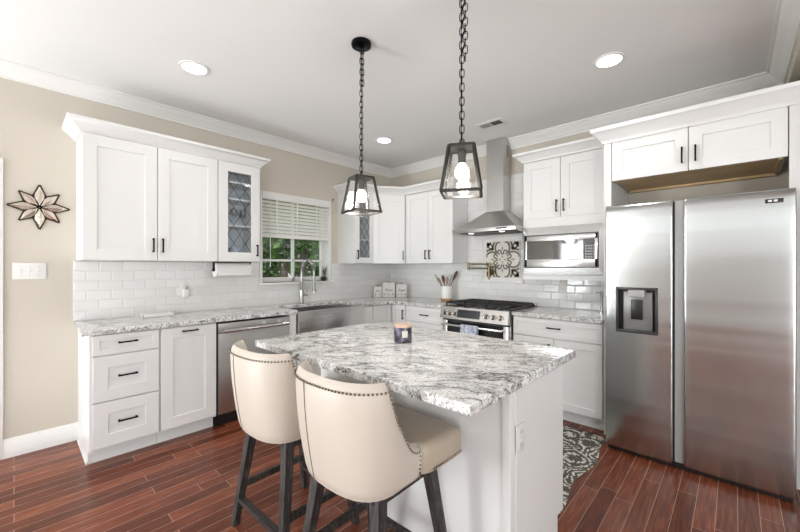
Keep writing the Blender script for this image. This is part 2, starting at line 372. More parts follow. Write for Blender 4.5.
def car(x, y, col, label, rz):
    c = thing('car', (x, y, -.5), label, 'car', 'cars parked outside', rz)
    bm_ = mat('car_paint', col, .3)
    MB().prism([(-2.2, -.85, .3), (2.2, -.85, .3), (2.25, -.85, .75), (1.2, -.85, .95), (.6, -.85, 1.5), (-1.6, -.85, 1.52), (-2.15, -.85, 1.0)], (0, 1.7, 0)).build('car_body', bm_, c, True)
    for yy in (-.86, .86):
        MB().prism([(-1.8, yy, 1.02), (.95, yy, 1.02), (.5, yy, 1.42), (-1.5, yy, 1.44)], (0, .01 if yy > 0 else -.01, 0)).build('side_window', GLASSBLK, c, True)
        for xx in (-1.35, 1.35):
            MB().lathe([(.32, -.1), (.32, .1)], (0, 0, 0), 20, Matrix.Translation((xx, yy*.9, .32)) @ Matrix.Rotation(R(90), 4, 'X')).build('wheel', BLACKP, c, True)
x_, y_ = vp(31, -1.6); car(x_, y_, (.75, .75, .74), 'white car parked outside behind the left pane of the sink window', R(55))
x_, y_ = vp(31.5, 3.6); car(x_, y_, (.40, .47, .6), 'pale blue car parked outside behind the right pane of the sink window', R(55))
# ------------------------------------------------------------------ cabinet helpers
def fr(o, u, nrm):
    u = Vector(u).normalized(); nrm = Vector(nrm).normalized(); M = Matrix.Identity(4)
    M.col[0][:3] = u; M.col[1][:3] = nrm; M.col[2][:3] = (0, 0, 1); M.col[3][:3] = o; return M
def shaker(mb, M, w, h, rail=.06, t=.02, rec=.010, hollow=False, ins=None):
    g = .0025; b = .0016
    mb.box((g, 0, g), (rail, t, h-g), b, M, 1); mb.box((w-rail, 0, g), (w-g, t, h-g), b, M, 1)
    mb.box((rail-.002, 0, g), (w-rail+.002, t, rail), b, M, 1); mb.box((rail-.002, 0, h-rail), (w-rail+.002, t, h-g), b, M, 1)
    if not hollow: mb.box((rail-.004, 0, rail-.004), (w-rail+.004, t-rec, h-rail+.004), 0, M)
    return mb
def pull(M, x, z, L=.115, vert=True, parent=None, t=.02):
    mb = MB(); d = .03; k = .0052
    if vert:
        mb.box((x-k, t+d-.010, z-L/2), (x+k, t+d, z+L/2), .001, M)
        for s in (-1, 1): mb.box((x-k, t-.001, z+s*(L/2-.008)-k), (x+k, t+d-.005, z+s*(L/2-.008)+k), 0, M)
    else:
        mb.box((x-L/2, t+d-.010, z-k), (x+L/2, t+d, z+k), .001, M)
        for s in (-1, 1): mb.box((x+s*(L/2-.008)-k, t-.001, z-k), (x+s*(L/2-.008)+k, t+d-.005, z+k), 0, M)
    return mb.build('handle', BLACK, parent)
def door(par, o, u, nrm, w, h, hx=None, hz=None, vert=True, name='door', rail=.06, **kw):
    M = fr(o, u, nrm); d = shaker(MB(), M, w, h, rail, **kw).build(name, WHITE, par)
    if hx is not None: pull(M, hx, hz, vert=vert, parent=d)
    return d
def lattice(M, w, h, rail, par, nx=2, dz=None):
    mb = MB(); x0, x1, z0, z1 = rail, w-rail, rail, h-rail; pw = (x1-x0)/nx; ph = dz or pw*1.55
    y = .012; k = .0022
    for sgn in (1, -1):
        for i in range(-int((z1-z0)/ph)-nx-2, nx+int((z1-z0)/ph)+3):
            # line x = x0 + i*pw + sgn*(z-z0)*pw/ph
            zs = []
            for xb in (x0, x1): zs.append(z0+(xb-x0-i*pw)*ph/pw*sgn)
            a, b = max(min(zs), z0), min(max(zs), z1)
            if b-a < .01: continue
            f = lambda z: x0+i*pw+sgn*(z-z0)*pw/ph
            mb.bar(M @ Vector((f(a), y, a)), M @ Vector((f(b), y, b)), k*2, k)
    return mb.build('leaded_lattice', BLACKP, par)
def glass_door(par, o, u, nrm, w, h, rail, hx, hz, nx=2):
    M = fr(o, u, nrm); d = shaker(MB(), M, w, h, rail, hollow=True).build('door', WHITE, par)
    MB().box((rail-.003, .006, rail-.003), (w-rail+.003, .010, h-rail+.003), 0, M).build('pane', CABGLASS, d)
    lattice(M, w, h, rail, d, nx); pull(M, hx, hz, parent=d); return d
CROWN = [(0, 0), (.012, 0), (.014, .014), (.022, .022), (.05, .05), (.07, .066), (.078, .07), (.082, .09), (0, .09)]
def crown(path, z, label, h=.09):
    m = MB().sweep(path, [(o, z+q*h/.09) for o, q in CROWN])
    return tag(m.build('cornice', WHITE), label, 'cornice', 'cornices on top of the wall cabinets')
# ------------------------------------------------------------------ wall cabinets, left wall
zb, zt = 1.411, 2.345
c = thing('wall_cabinet', (W, .80, zb), 'white two door wall cabinet over the left counter beside the star wall decor', 'cabinet', 'white wall cabinets')
MB().box((W+.001, .334, zb), (-3.472, 1.268, zt)).build('cabinet_body', WHITE, c)
door(c, (-3.47, .334, zb), (0, 1, 0), (1, 0, 0), .466, .93, .466-.032, .125, rail=.085)
door(c, (-3.47, .80, zb), (0, 1, 0), (1, 0, 0), .468, .93, .034, .125, rail=.085)
c = thing('glass_wall_cabinet', (W, 1.47, zb), 'narrow white wall cabinet with leaded glass door left of the window', 'cabinet', 'leaded glass wall cabinets')
CABIN = mat('cabinet_interior_grey', (.78, .82, .86), .5)
def hollow_cab(c, x0, x1, y0, y1, z0, z1):
    MB().box((x0+.001, y0+.001, z0+.001), (x0+.012, y1-.001, z1-.001)).box((x0+.0015, y0, z0), (x1, y0+.018, z1)).box((x0+.0015, y1-.018, z0), (x1, y1, z1)).box((x0+.002, y0+.017, z0+.0006), (x1-.0006, y1-.017, z0+.018)).box((x0+.002, y0+.017, z1-.03), (x1-.0006, y1-.017, z1-.0006)).build('cabinet_body', WHITE, c)
    MB().box((x0+.0125, y0+.019, z0+.019), (x0+.015, y1-.019, z1-.031)).build('back_panel', CABIN, c)
hollow_cab(c, W, -3.472, 1.27, 1.666, zb, zt)
for z in (1.745, 2.0, 2.16): MB().box((W+.015, 1.288, z), (-3.50, 1.648, z+.018)).build('shelf', WHITE, c)
glass_door(c, (-3.47, 1.27, zb), (0, 1, 0), (1, 0, 0), .396, .93, .088, .396-.035, .11)
def bowl(x, y, z, r, h, label):
    tag(MB().lathe([(r*.4, 0), (r*.9, h*.5), (r, h), (r*.95, h), (r*.8, h*.5), (.001, .008)], (x, y, z)).build('bowl', mat('pale_blue_ceramic', (.62, .67, .75), .3)), label, 'bowl')
bowl(-3.62, 1.49, zb+.018, .085, .12, 'pale bowl on the bottom shelf behind the leaded glass door by the window')
def goblet(x, y, z, label):
    tag(MB().lathe([(.03, 0), (.03, .004), (.005, .01), (.005, .07), (.02, .085), (.036, .12), (.033, .17), (.031, .17), (.033, .12), (.018, .09), (.001, .088)], (x, y, z)).build('wine_glass', GLASS), label, 'glass', 'stemmed glasses in the leaded glass cabinet')
for y, x, wh in ((1.37, -3.62, 'left'), (1.47, -3.6, 'middle'), (1.57, -3.62, 'right')):
    goblet(x, y, 1.763, 'clear stemmed glass, %s one of three on the shelf above the pale bowl' % wh)
crown([(W+.001, .332), (-3.472, .332), (-3.472, 1.668), (W+.001, 1.668)], zt, 'white cornice along the top of the left wall cabinets')
# ------------------------------------------------------------------ wall cabinets, corner
zb2 = 1.405
c = thing('glass_wall_cabinet', (W, 3.05, zb2), 'narrow white wall cabinet with leaded glass door right of the window', 'cabinet', 'leaded glass wall cabinets')
hollow_cab(c, W, -3.472, 2.885, 3.205, zb2, 2.32)
for z in (1.70, 2.0): MB().box((W+.015, 2.903, z), (-3.50, 3.187, z+.018)).build('shelf', WHITE, c)
glass_door(c, (-3.47, 2.885, zb2), (0, 1, 0), (1, 0, 0), .32, .905, .075, .035, .11)
c = thing('corner_wall_cabinet', (-3.6, 3.65, zb2), 'white wall cabinet set diagonally across the corner beside the narrow glass one', 'cabinet', 'white wall cabinets')
MB().poly([(W+.001, 3.207), (-3.472, 3.207), (-3.222, 3.55), (-3.222, YW-.001), (W+.001, YW-.001)], zb2, 2.32).build('cabinet_body', WHITE, c)
du = Vector((.25, .343, 0)); L = du.length; du.normalize(); dn = Vector((du.y, -du.x, 0))
o = Vector((-3.472, 3.207, zb2)) + dn*.001
door(c, o, du, dn, L, .905, L-.03, .11, rail=.08)
c = thing('wall_cabinet', (-2.84, YW, zb2), 'white two door wall cabinet between the diagonal corner cabinet and the range hood', 'cabinet', 'white wall cabinets')
MB().box((-3.22, 3.572, zb2), (-2.449, YW-.001, 2.32)).build('cabinet_body', WHITE, c)
door(c, (-3.20, 3.57, zb2), (1, 0, 0), (0, -1, 0), .375, .905, .375-.032, .11, rail=.075)
door(c, (-2.825, 3.57, zb2), (1, 0, 0), (0, -1, 0), .375, .905, .034, .11, rail=.075)
crown([(W+.001, 2.883), (-3.472, 2.883), (-3.472, 3.207), (-3.222, 3.55), (-2.447, 3.55), (-2.447, YW-.001)], 2.318, 'white cornice bending around the top of the corner wall cabinets')
# ------------------------------------------------------------------ microwave cabinet, fridge cabinet
c = thing('wall_cabinet', (-1.2, YW, 1.235), 'white wall cabinet with two doors above the built in microwave', 'cabinet', 'white wall cabinets')
x0, x1 = -1.585, -.782
MB().box((x0, 3.572, 1.835), (x1, YW-.01, 2.42)).box((x0, 3.555, 1.235), (x0+.018, YW-.01, 1.84)).box((x1-.06, 3.555, 1.235), (x1, YW-.01, 1.84)).box((x0, 3.552, 1.235), (x1, YW-.01, 1.284)).box((x0, 3.552, 1.752), (x1, 3.6, 1.84)).build('cabinet_body', WHITE, c)
door(c, (-1.583, 3.57, 1.838), (1, 0, 0), (0, -1, 0), .365, .575, .365-.032, .11, rail=.08)
door(c, (-1.218, 3.57, 1.838), (1, 0, 0), (0, -1, 0), .375, .575, .034, .11, rail=.08)
crown([(x0, YW-.001), (x0, 3.55), (-.79, 3.55)], 2.415, 'white cornice on top of the cabinet over the microwave')
c = thing('fridge_surround_cabinet', (-.24, YW, 2.045), 'white two door cabinet high above the refrigerator with bare plywood underside', 'cabinet', 'white wall cabinets')
x0, x1 = -.725, .243
MB().box((x0, 3.292, 2.062), (x1, YW-.001, 2.36)).build('cabinet_body', WHITE, c)
u = MB().box((x0+.02, 3.31, 2.052), (x1-.02, YW-.03, 2.0615)).box((x0+.02, YW-.06, 2.035), (x1-.02, YW-.02, 2.053)).box((x1-.04, 3.31, 2.043), (x1-.02, YW-.03, 2.053))
u.build('plywood_bottom', PLY, c)
door(c, (x0, 3.29, 2.045), (1, 0, 0), (0, -1, 0), .482, .315, .482-.035, .115, rail=.078)
door(c, (x0+.482, 3.29, 2.045), (1, 0, 0), (0, -1, 0), x1-x0-.482, .315, .04, .115, rail=.078)
tag(MB().box((-.780, 3.268, 0), (-.727, YW-.001, 2.36)).build('side_panel', WHITE), 'tall white panel between the right counter and the refrigerator', 'panel', 'white panels flanking the refrigerator')
tag(MB().box((.246, 3.268, 0), (.418, 3.30, 2.36)).build('side_panel', WHITE), 'tall white filler panel on the right side of the refrigerator', 'panel', 'white panels flanking the refrigerator')
crown([(-.782, 3.56), (-.782, 3.268), (.418, 3.268)], 2.355, 'white cornice on top of the cabinet above the refrigerator', .115)
# ------------------------------------------------------------------ base cabinets, left wall
XF = -3.19
def toe(mb, y0, y1): mb.box((W+.001, y0, 0), (-3.262, y1, .105)); return mb
c = thing('drawer_base_cabinet', (-3.5, .54, 0), 'white base cabinet with three drawers at the left end of the counter', 'cabinet', 'white base cabinets')
MB().box((W+.001, .362, .105), (XF-.002, .748, .898)).build('cabinet_body', WHITE, c)
MB().box((W+.001, .362, 0), (-3.262, .748, .105)).build('toe_kick', WHITE, c)
MB().prism([(W+.001, .345, 0), (-3.258, .345, 0), (-3.258, .345, .105), (-3.175, .345, .105), (-3.175, .345, .898), (W+.001, .345, .898)], (0, .017, 0)).box((W+.02, .334, 0), (-3.25, .345, .02), .003).build('end_panel', WHITE, c)
for z0, z1 in ((.118, .430), (.434, .748), (.752, .893)):
    door(c, (XF, .360, z0), (0, 1, 0), (1, 0, 0), .386, z1-z0, .193, (z1-z0)*.5+.01, False, 'drawer', rail=.085 if z1-z0 > .2 else .04)
c = thing('pull_out_base_cabinet', (-3.5, .95, 0), 'white base cabinet with one tall pull out front left of the dishwasher', 'cabinet', 'white base cabinets')
toe(MB().box((W+.001, .75, .105), (XF-.002, 1.158, .898)), .75, 1.158).build('cabinet_body', WHITE, c)
door(c, (XF, .754, .118), (0, 1, 0), (1, 0, 0), .40, .775, .2, .775-.035, False, rail=.085)
# dishwasher
d = thing('dishwasher', (-3.5, 1.5, 0), 'stainless steel dishwasher under the left counter between pull out cabinet and sink', 'dishwasher')
MB().box((W+.05, 1.166, .10), (-3.20, 1.822, .885)).build('body', BLACKP, d)
MB().box((-3.2, 1.168, .118), (-3.165, 1.82, .80), .004).build('door', STEELY, d)
MB().box((-3.2, 1.168, .803), (-3.165, 1.82, .882), .004).build('control_strip', STEELY, d)
MB().box((-3.4, 1.168, .005), (-3.235, 1.82, .105)).build('toe_grille', BLACKP, d)
hb = MB().tube([(-3.118, 1.20, .822), (-3.118, 1.79, .822)], .0155, 14)
for y in (1.235, 1.755): hb.tube([(-3.168, y, .822), (-3.118, y, .815)], .008, 8)
hb.build('handle', CHROME, d)
for y in (1.55, 1.70): MB().box((-3.166, y, .842), (-3.164, y+.03, .864)).build('badge', WPLAS, d)
tag(MB().box((W+.2, 1.828, 0), (-3.172, 1.902, .898), .003).build('filler_panel', WHITE), 'narrow white filler panel between the dishwasher and the apron sink', 'panel')
# sink base + sink
c = thing('sink_base_cabinet', (-3.5, 2.33, 0), 'white base cabinet beneath the stainless apron sink', 'cabinet', 'white base cabinets')
toe(MB().box((W+.001, 1.904, .105), (XF-.002, 2.79, .62)), 1.904, 2.79).build('cabinet_body', WHITE, c)
door(c, (XF, 1.908, .118), (0, 1, 0), (1, 0, 0), .42, .50, .385, .40)
door(c, (XF, 2.33, .118), (0, 1, 0), (1, 0, 0), .42, .50, .035, .40)
sk = thing('apron_sink', (-3.35, 2.33, .66), 'stainless steel farmhouse sink with apron front under the window', 'sink')
SINK = steel('brushed_steel_sink', (.60, .595, .58), .25, 1)
MB().box((-3.165, 1.908, .655), (-3.128, 2.758, .918), .008).build('apron', SINK, sk)
b = MB(); xi0, xi1, yi0, yi1 = -3.60, -3.166, 1.93, 2.735
b.box((xi0, yi0, .67), (xi1, yi1, .68)).box((xi0-.004, yi0, .67), (xi0, yi1, .904)).box((xi1-.005, yi0, .67), (xi1, yi1, .904)).box((xi0, yi0-.004, .67), (xi1, yi0, .904)).box((xi0, yi1, .67), (xi1, yi1+.004, .904))
b.build('basin', SINK, sk)
MB().lathe([(.045, 0), (.045, .003), (.02, .001)], (-3.4, 2.33, .68)).build('drain', CHROME, sk)
# faucet
fx, fy = -3.675, 2.272
f = thing('faucet', (fx, fy, .935), 'brushed nickel spring neck pull down faucet behind the sink', 'faucet')
MB().lathe([(.028, 0), (.030, .006), (.026, .012), (.026, .16), (.018, .17), (.017, .30)], (fx, fy, .935)).build('faucet_body', FAUCET, f)
pts = []
for i in range(25):
    a = math.pi*i/24; pts.append((fx+.105-.105*math.cos(a), fy+.03*(1-math.cos(a))/2, 1.31+.13*math.sin(a)))
pts = [(fx, fy, 1.2), (fx, fy, 1.26)]+pts
MB().tube(pts, .0135, 10).build('neck', FAUCET, f)
sp = MB(); hel = []
for i in range(24*8*2):
    u = i/(24*8*2-1)*(len(pts)-1); k = min(int(u), len(pts)-2); p = Vector(pts[k]).lerp(Vector(pts[k+1]), u-k)
    tg = (Vector(pts[k+1])-Vector(pts[k])).normalized(); e1 = Vector((0, 1, 0)); e2 = tg.cross(e1).normalized(); a = i/8*2*math.pi
    hel.append(p+(e1*math.cos(a)+e2*math.sin(a))*.0155)
sp.tube(hel, .0038, 5).build('spring', FAUCET, f)
ex, ey = pts[-1][0], pts[-1][1]
MB().tube([(ex, ey, 1.31), (ex, ey, 1.215), (ex, ey, 1.20), (ex, ey, 1.11), (ex, ey, 1.10), (ex, ey, 1.075)], [.011, .011, .016, .019, .024, .025], 12).build('spray_head', FAUCET, f)
MB().tube([(fx, fy, 1.215), (ex, ey, 1.205)], .006, 8).build('docking_arm', FAUCET, f)
MB().tube([(fx, fy, 1.04), (fx+.02, fy+.07, 1.04)], .014, 10).tube([(fx+.018, fy+.06, 1.04), (fx+.022, fy+.075, 1.15)], .0065, 8).build('lever', FAUCET, f)
# corner base cabinet + drawers + right base
c = thing('corner_base_cabinet', (-3.5, 3.5, 0), 'white corner base cabinet with two narrow doors meeting in the inside corner', 'cabinet', 'white base cabinets')
MB().poly([(W+.001, 2.795), (XF-.002, 2.795), (XF-.002, 3.27), (-2.932, 3.27), (-2.932, YW-.001), (W+.001, YW-.001)], .105, .898).poly([(W+.001, 2.795), (-3.262, 2.795), (-3.262, 3.34), (-2.932, 3.34), (-2.932, YW-.001), (W+.001, YW-.001)], 0, .105).build('cabinet_body', WHITE, c)
MB().box((XF-.002, 2.797, .12), (XF+.018, 2.925, .893), .002).build('filler', WHITE, c)
door(c, (XF, 2.93, .118), (0, 1, 0), (1, 0, 0), .318, .775)
door(c, (XF+.022, 3.268, .118), (1, 0, 0), (0, -1, 0), .232, .775, .20, .66)
c = thing('drawer_base_cabinet', (-2.66, 3.55, 0), 'white base cabinet with drawers between the inside corner and the range', 'cabinet', 'white base cabinets')
MB().box((-2.93, 3.27, .105), (-2.372, YW-.001, .898)).box((-2.93, 3.34, 0), (-2.372, YW-.001, .105)).build('cabinet_body', WHITE, c)
for z0, z1 in ((.118, .40), (.404, .708), (.712, .893)):
    door(c, (-2.928, 3.268, z0), (1, 0, 0), (0, -1, 0), .552, z1-z0, .29, (z1-z0)*.5, False, 'drawer', rail=.05)
c = thing('base_cabinet', (-1.16, 3.55, 0), 'white base cabinet with one wide drawer over two doors beside the refrigerator', 'cabinet', 'white base cabinets')
MB().box((-1.553, 3.27, .105), (-.782, YW-.001, .898)).box((-1.553, 3.34, 0), (-.782, YW-.001, .105)).build('cabinet_body', WHITE, c)
door(c, (-1.55, 3.268, .728), (1, 0, 0), (0, -1, 0), .766, .165, .38, .09, False, 'drawer', rail=.045)
door(c, (-1.55, 3.268, .118), (1, 0, 0), (0, -1, 0), .378, .604, .34, .50)
door(c, (-1.172, 3.268, .118), (1, 0, 0), (0, -1, 0), .388, .604)
# ------------------------------------------------------------------ worktops
def bevtop(mb, name, label):
    bmesh.ops.remove_doubles(mb.bm, verts=mb.bm.verts[:], dist=1e-5)
    o = mb.build(name, GRAN); md = o.modifiers.new('bevel', 'BEVEL'); md.width = .004; md.segments = 2; md.limit_method = 'ANGLE'
    return tag(o, label, 'worktop', 'granite worktops')
bevtop(MB().poly([(W+.001, .318), (-3.15, .302), (-3.15, 1.906), (-3.605, 1.906), (-3.605, 2.76), (-3.15, 2.76), (-3.15, 3.16), (-3.08, 3.228), (-2.366, 3.228), (-2.366, YW-.001), (W+.001, YW-.001)], .90, .935), 'worktop', 'grey granite worktop along the left wall, round the sink and the corner')
bevtop(MB().poly([(-1.556, 3.228), (-.782, 3.228), (-.782, YW-.001), (-1.556, YW-.001)], .90, .935), 'worktop', 'short granite worktop between the range and the refrigerator')
bevtop(MB().poly([(-2.04, .955), (-.595, .955), (-.595, 1.968), (-2.04, 1.968)], .898, .935), 'worktop', 'large grey veined granite top of the island')
# ------------------------------------------------------------------ island base
c = thing('island_base', (-1.32, 1.66, 0), 'white island cabinet with flat panels carrying the veined granite top', 'island')
MB().box((-1.975, 1.385, .10), (-.675, 1.93, .897)).box((-1.975, 1.385, 0), (-.675, 1.88, .10)).build('cabinet_body', WHITE, c)
MB().box((-1.985, 1.37, 0), (-.67, 1.386, .897)).build('back_panel', WHITE, c)
MB().prism([(-.676, 1.41, 0), (-.676, 1.878, 0), (-.676, 1.878, .10), (-.676, 1.955, .10), (-.676, 1.955, .897), (-.676, 1.41, .897)], (.018, 0, 0)).build('end_panel', WHITE, c)
MB().prism([(-1.99, 1.38, 0), (-1.99, 1.878, 0), (-1.99, 1.878, .10), (-1.99, 1.955, .10), (-1.99, 1.955, .897), (-1.99, 1.38, .897)], (.016, 0, 0)).build('end_panel', WHITE, c)
MB().box((-.70, 1.362, 0), (-.662, 1.41, .897), .004).build('corner_post', WHITE, c)
for i in range(3): door(c, (-.68-.43*i, 1.93, .118), (-1, 0, 0), (0, 1, 0), .43, .775, .035, .66)
# ------------------------------------------------------------------ wall plates
def outlet(name, M, label, w=.075, h=.118, kind='outlet', gangs=1, cat='outlet'):
    t = thing(name, M.translation, label, cat)
    MB().box((-w/2, 0, -h/2), (w/2, .006, h/2), .003, M).build('cover_plate', WPLAS, t)
    if kind == 'outlet':
        for z in (-.027, .027):
            r = MB().box((-.017, .004, z-.019), (.017, .0085, z+.019), .003, M).build('receptacle', WPLAS, t)
            MB().box((-.008, .0084, z-.006), (-.0055, .009, z+.008), 0, M).box((.0055, .0084, z-.006), (.008, .009, z+.008), 0, M).build('slot', GRAYP, r)
    else:
        for i in range(gangs):
            x = (i-(gangs-1)/2)*.046
            MB().box((x-.006, .004, -.014), (x+.006, .0075, .014), .001, M).build('switch_frame', WPLAS, t)
            MB().box((x-.004, .005, -.004), (x+.004, .02, .010), .0015, M).build('toggle', WPLAS, t)
            for z in (-.03, .03): MB().box((x-.0025, .0055, z-.0025), (x+.0025, .0072, z+.0025), .001, M).build('screw', GRAYL, t)
    return t
outlet('switch_plate', fr((W+.0005, .0785, 1.33), (0, 1, 0), (1, 0, 0)), 'white three gang toggle switch plate on the beige wall under the star decor', .175, .12, 'switch', 3, 'switch')
outlet('wall_outlet', fr((W+.0095, 1.095, 1.15), (0, 1, 0), (1, 0, 0)), 'white outlet on the subway tile of the left wall with a plug in device')
p = thing('plug_in_freshener', (W+.018, 1.095, 1.12), 'small white plug in device on the left backsplash outlet', 'plug')
MB().box((W+.0185, 1.068, 1.075), (W+.06, 1.122, 1.155), .012, seg=3).build('device_body', WPLAS, p)
MB().lathe([(.018, 0), (.016, .02), (.006, .026)], (W+.042, 1.095, 1.154)).build('device_cap', GRAYL, p)
outlet('wall_outlet', fr((-1.30, YW-.0095, 1.165), (1, 0, 0), (0, -1, 0)), 'white outlet on the tile below the microwave')
outlet('wall_outlet', fr((-.6575, 1.437, .648), (0, -1, 0), (1, 0, 0)), 'white outlet on the end panel of the island')
# ------------------------------------------------------------------ things on the left counter and wall
STARF = mat('dark_bronze_star_frame', (.055, .035, .022), .4, .6); MIRR = mat('champagne_mirror', (.62, .55, .47), .16, 1.)
st = thing('star_wall_decor', (W+.01, .130, 1.806), 'eight pointed star with mirror diamonds and dark edges hanging on the beige wall', 'wall decor')
for i in range(8):
    a = R(90+45*i); Lp = .165 if i % 2 == 0 else .15
    e = Vector((0, math.cos(a), math.sin(a))); p = Vector((0, -math.sin(a), math.cos(a))); O = Vector((W, .130, 1.806)); X = Vector((1, 0, 0))
    tip, l_, r_, base = O+e*Lp, O+e*Lp*.48+p*.035, O+e*Lp*.48-p*.035, O+e*.004
    ctr = O+e*Lp*.5+X*.020
    m = MB()
    for q in ((tip, l_), (l_, base), (base, r_), (r_, tip)): m.bar(q[0]+X*.009, q[1]+X*.009, .0055, .012)
    fo = m.build('diamond_frame', STARF, st)
    m = MB(); vs = [m.bm.verts.new(v+X*.009) for v in (tip, l_, base, r_)]; rd = [m.bm.verts.new(O+e*Lp*.78+X*.018), m.bm.verts.new(O+e*Lp*.2+X*.018)]
    m.bm.faces.new((vs[0], vs[1], rd[0])); m.bm.faces.new((vs[1], vs[2], rd[1])); m.bm.faces.new((vs[1], rd[1], rd[0])); m.bm.faces.new((vs[2], vs[3], rd[1])); m.bm.faces.new((vs[3], vs[0], rd[0])); m.bm.faces.new((vs[3], rd[0], rd[1])); m.bm.faces.new(vs[::-1])
    m.build('mirror_facet', MIRR, fo, ang=5)
tr = MB().box((-3.74, .735, .936), (-3.60, .955, .942), .002)
for a, b in (((-3.745, .73), (-3.735, .96)), ((-3.605, .73), (-3.595, .96)), ((-3.745, .73), (-3.595, .74)), ((-3.745, .95), (-3.595, .96))): tr.box((a[0], a[1], .936), (b[0], b[1], .963), .003)
tag(tr.build('tray', CERAM), 'small white ceramic tray on the left counter', 'tray')
h = thing('paper_towel_holder', (-3.62, 1.46, 1.411), 'black under cabinet paper towel holder below the leaded glass cabinet', 'holder')
MB().box((-3.645, 1.285, 1.404), (-3.595, 1.645, 1.4105)).build('mounting_bar', BLACK, h)
for y in (1.29, 1.640): MB().box((-3.635, y-.004, 1.32), (-3.605, y+.004, 1.406), .001).tube([(-3.62, y-.008, 1.335), (-3.62, y+.008, 1.335)], .018, 12).build('end_arm', BLACK, h)
MB().tube([(-3.62, 1.29, 1.335), (-3.62, 1.64, 1.335)], .008, 10).build('rod', BLACK, h)
tag(MB().lathe([(.02, -.165), (.066, -.165), (.066, .165), (.02, .165)], (0, 0, 0), 32, Matrix.Translation((-3.62, 1.465, 1.335)) @ Matrix.Rotation(R(90), 4, 'X')).box((-3.555, 1.305, 1.28), (-3.553, 1.62, 1.345)).build('paper_towel_roll', PAPER), 'white paper towel roll hanging under the leaded glass cabinet', 'paper towel')
# canisters in the corner
def text_mesh(s, size):
    cu = bpy.data.curves.new('t', 'FONT'); cu.body = s; cu.size = size; cu.align_x = 'CENTER'; cu.extrude = .0006; cu.shear = .35
    o = bpy.data.objects.new('t', cu); COL.objects.link(o); bpy.context.view_layer.update()
    me = bpy.data.meshes.new_from_object(o.evaluated_get(bpy.context.evaluated_depsgraph_get())); bpy.data.objects.remove(o); return me
def lettering(s, size, M, par, m):
    me = text_mesh(s, size); me.transform(M); me.transform(Matrix.Translation(-ROOT[par.name])); me.materials.append(m)
    o = bpy.data.objects.new('lettering', me); COL.objects.link(o); o.parent = par; return o
CAN = mat('cream_tin', (.72, .70, .66), .35)
uu = Vector((.70, .714, 0)); nn = Vector((.714, -.70, 0))
for cx, cy, w_, h_, txt, nd, lb in ((-3.705, 3.515, .115, .150, 'Salt', 2, 'smallest cream square canister at the left of three in the corner'), (-3.598, 3.625, .175, .205, 'Flour', 3, 'largest cream square canister in the middle of three in the corner'), (-3.462, 3.745, .150, .182, 'Sugar', 3, 'medium cream square canister at the right of three in the corner')):
    t = thing('canister', (cx, cy, .936), lb, 'canister', 'cream canisters in the corner')
    M = fr((cx, cy, .936), uu, nn)
    MB().box((-w_/2, -.055, 0), (w_/2, .045, h_-.02), .006, M).build('tin', CAN, t)
    MB().box((-w_/2+.004, -.051, h_-.02), (w_/2-.004, .041, h_), .005, M).build('lid', CAN, t)
    MB().lathe([(.006, 0), (.01, .012), (.001, .016)], (0, -.005, h_), 12, M).build('lid_knob', BLACK, t)
    for i in range(nd):
        x = (i-(nd-1)/2)*w_*(.5 if nd == 2 else .33)
        MB().lathe([(.0085, 0), (.006, .004), (.001, .005)], (0, 0, 0), 12, M @ Matrix.Translation((x, .045, .042)) @ Matrix.Rotation(R(-90), 4, 'X')).build('dot', BLACKP, t)
    lettering(txt, .052 if nd == 3 else .042, M @ Matrix.Translation((0, .0456, .085 if nd == 3 else .075)) @ Matrix(((1, 0, 0, 0), (0, 0, -1, 0), (0, 1, 0, 0), (0, 0, 0, 1))) , t, BLACKP)
# crock with utensils
cx, cy = -2.665, 3.72
t = thing('utensil_crock', (cx, cy, .936), 'white utensil crock on a wooden base left of the range', 'crock')
MB().lathe([(.073, .03), (.073, .185), (.068, .185), (.066, .05), (.001, .045)], (cx, cy, .936)).build('crock_body', CERAM, t)
MB().lathe([(.074, .005), (.074, .032), (.001, .032)], (cx, cy, .936)).build('wooden_base', WOODL, t)
MB().lathe([(.072, 0), (.072, .006), (.001, .006)], (cx, cy, .936)).build('foot', BLACKP, t)
UT = mat('dark_walnut_utensil', (.10, .055, .04), .5); UT2 = mat('pale_wood_utensil', (.42, .30, .23), .5)
for i, (dx, dy, hh, kind, mm, lb) in enumerate(((-0.110, -0.097, .33, 'spatula', UT, 'dark spatula leaning furthest left'), (-0.084, -0.075, .29, 'spoon', UT2, 'pale spoon leaning left'), (-0.037, -0.032, .32, 'spoon', UT, 'dark spoon standing near upright'), (0.007, 0.006, .30, 'spoon', UT2, 'pale spoon standing upright in the middle'), (0.055, 0.049, .33, 'spatula', UT2, 'pale spatula leaning right'), (0.102, 0.091, .375, 'spoon', UT, 'dark spoon leaning furthest right'))):
    p0 = Vector((cx+dx*.2, cy+dy*.2, 1.07)); p1 = Vector((cx+dx, cy+dy, .936+hh))
    d = (p1-p0)
    m = MB().tube([Vector((p0.x, p0.y, .99)), p0, p0+d*.6], .0055, 8)
    if kind == 'spoon': m.tube([p0+d*.45, p0+d*.62, p0+d*.80, p0+d*.93, p1], [.006, .016, .022, .018, .006], 10)
    else: m.bar(p0+d*.5, p1, .042, .008)
    tag(m.build('wooden_'+kind, mm), lb+' in the white crock', kind, 'utensils in the crock')
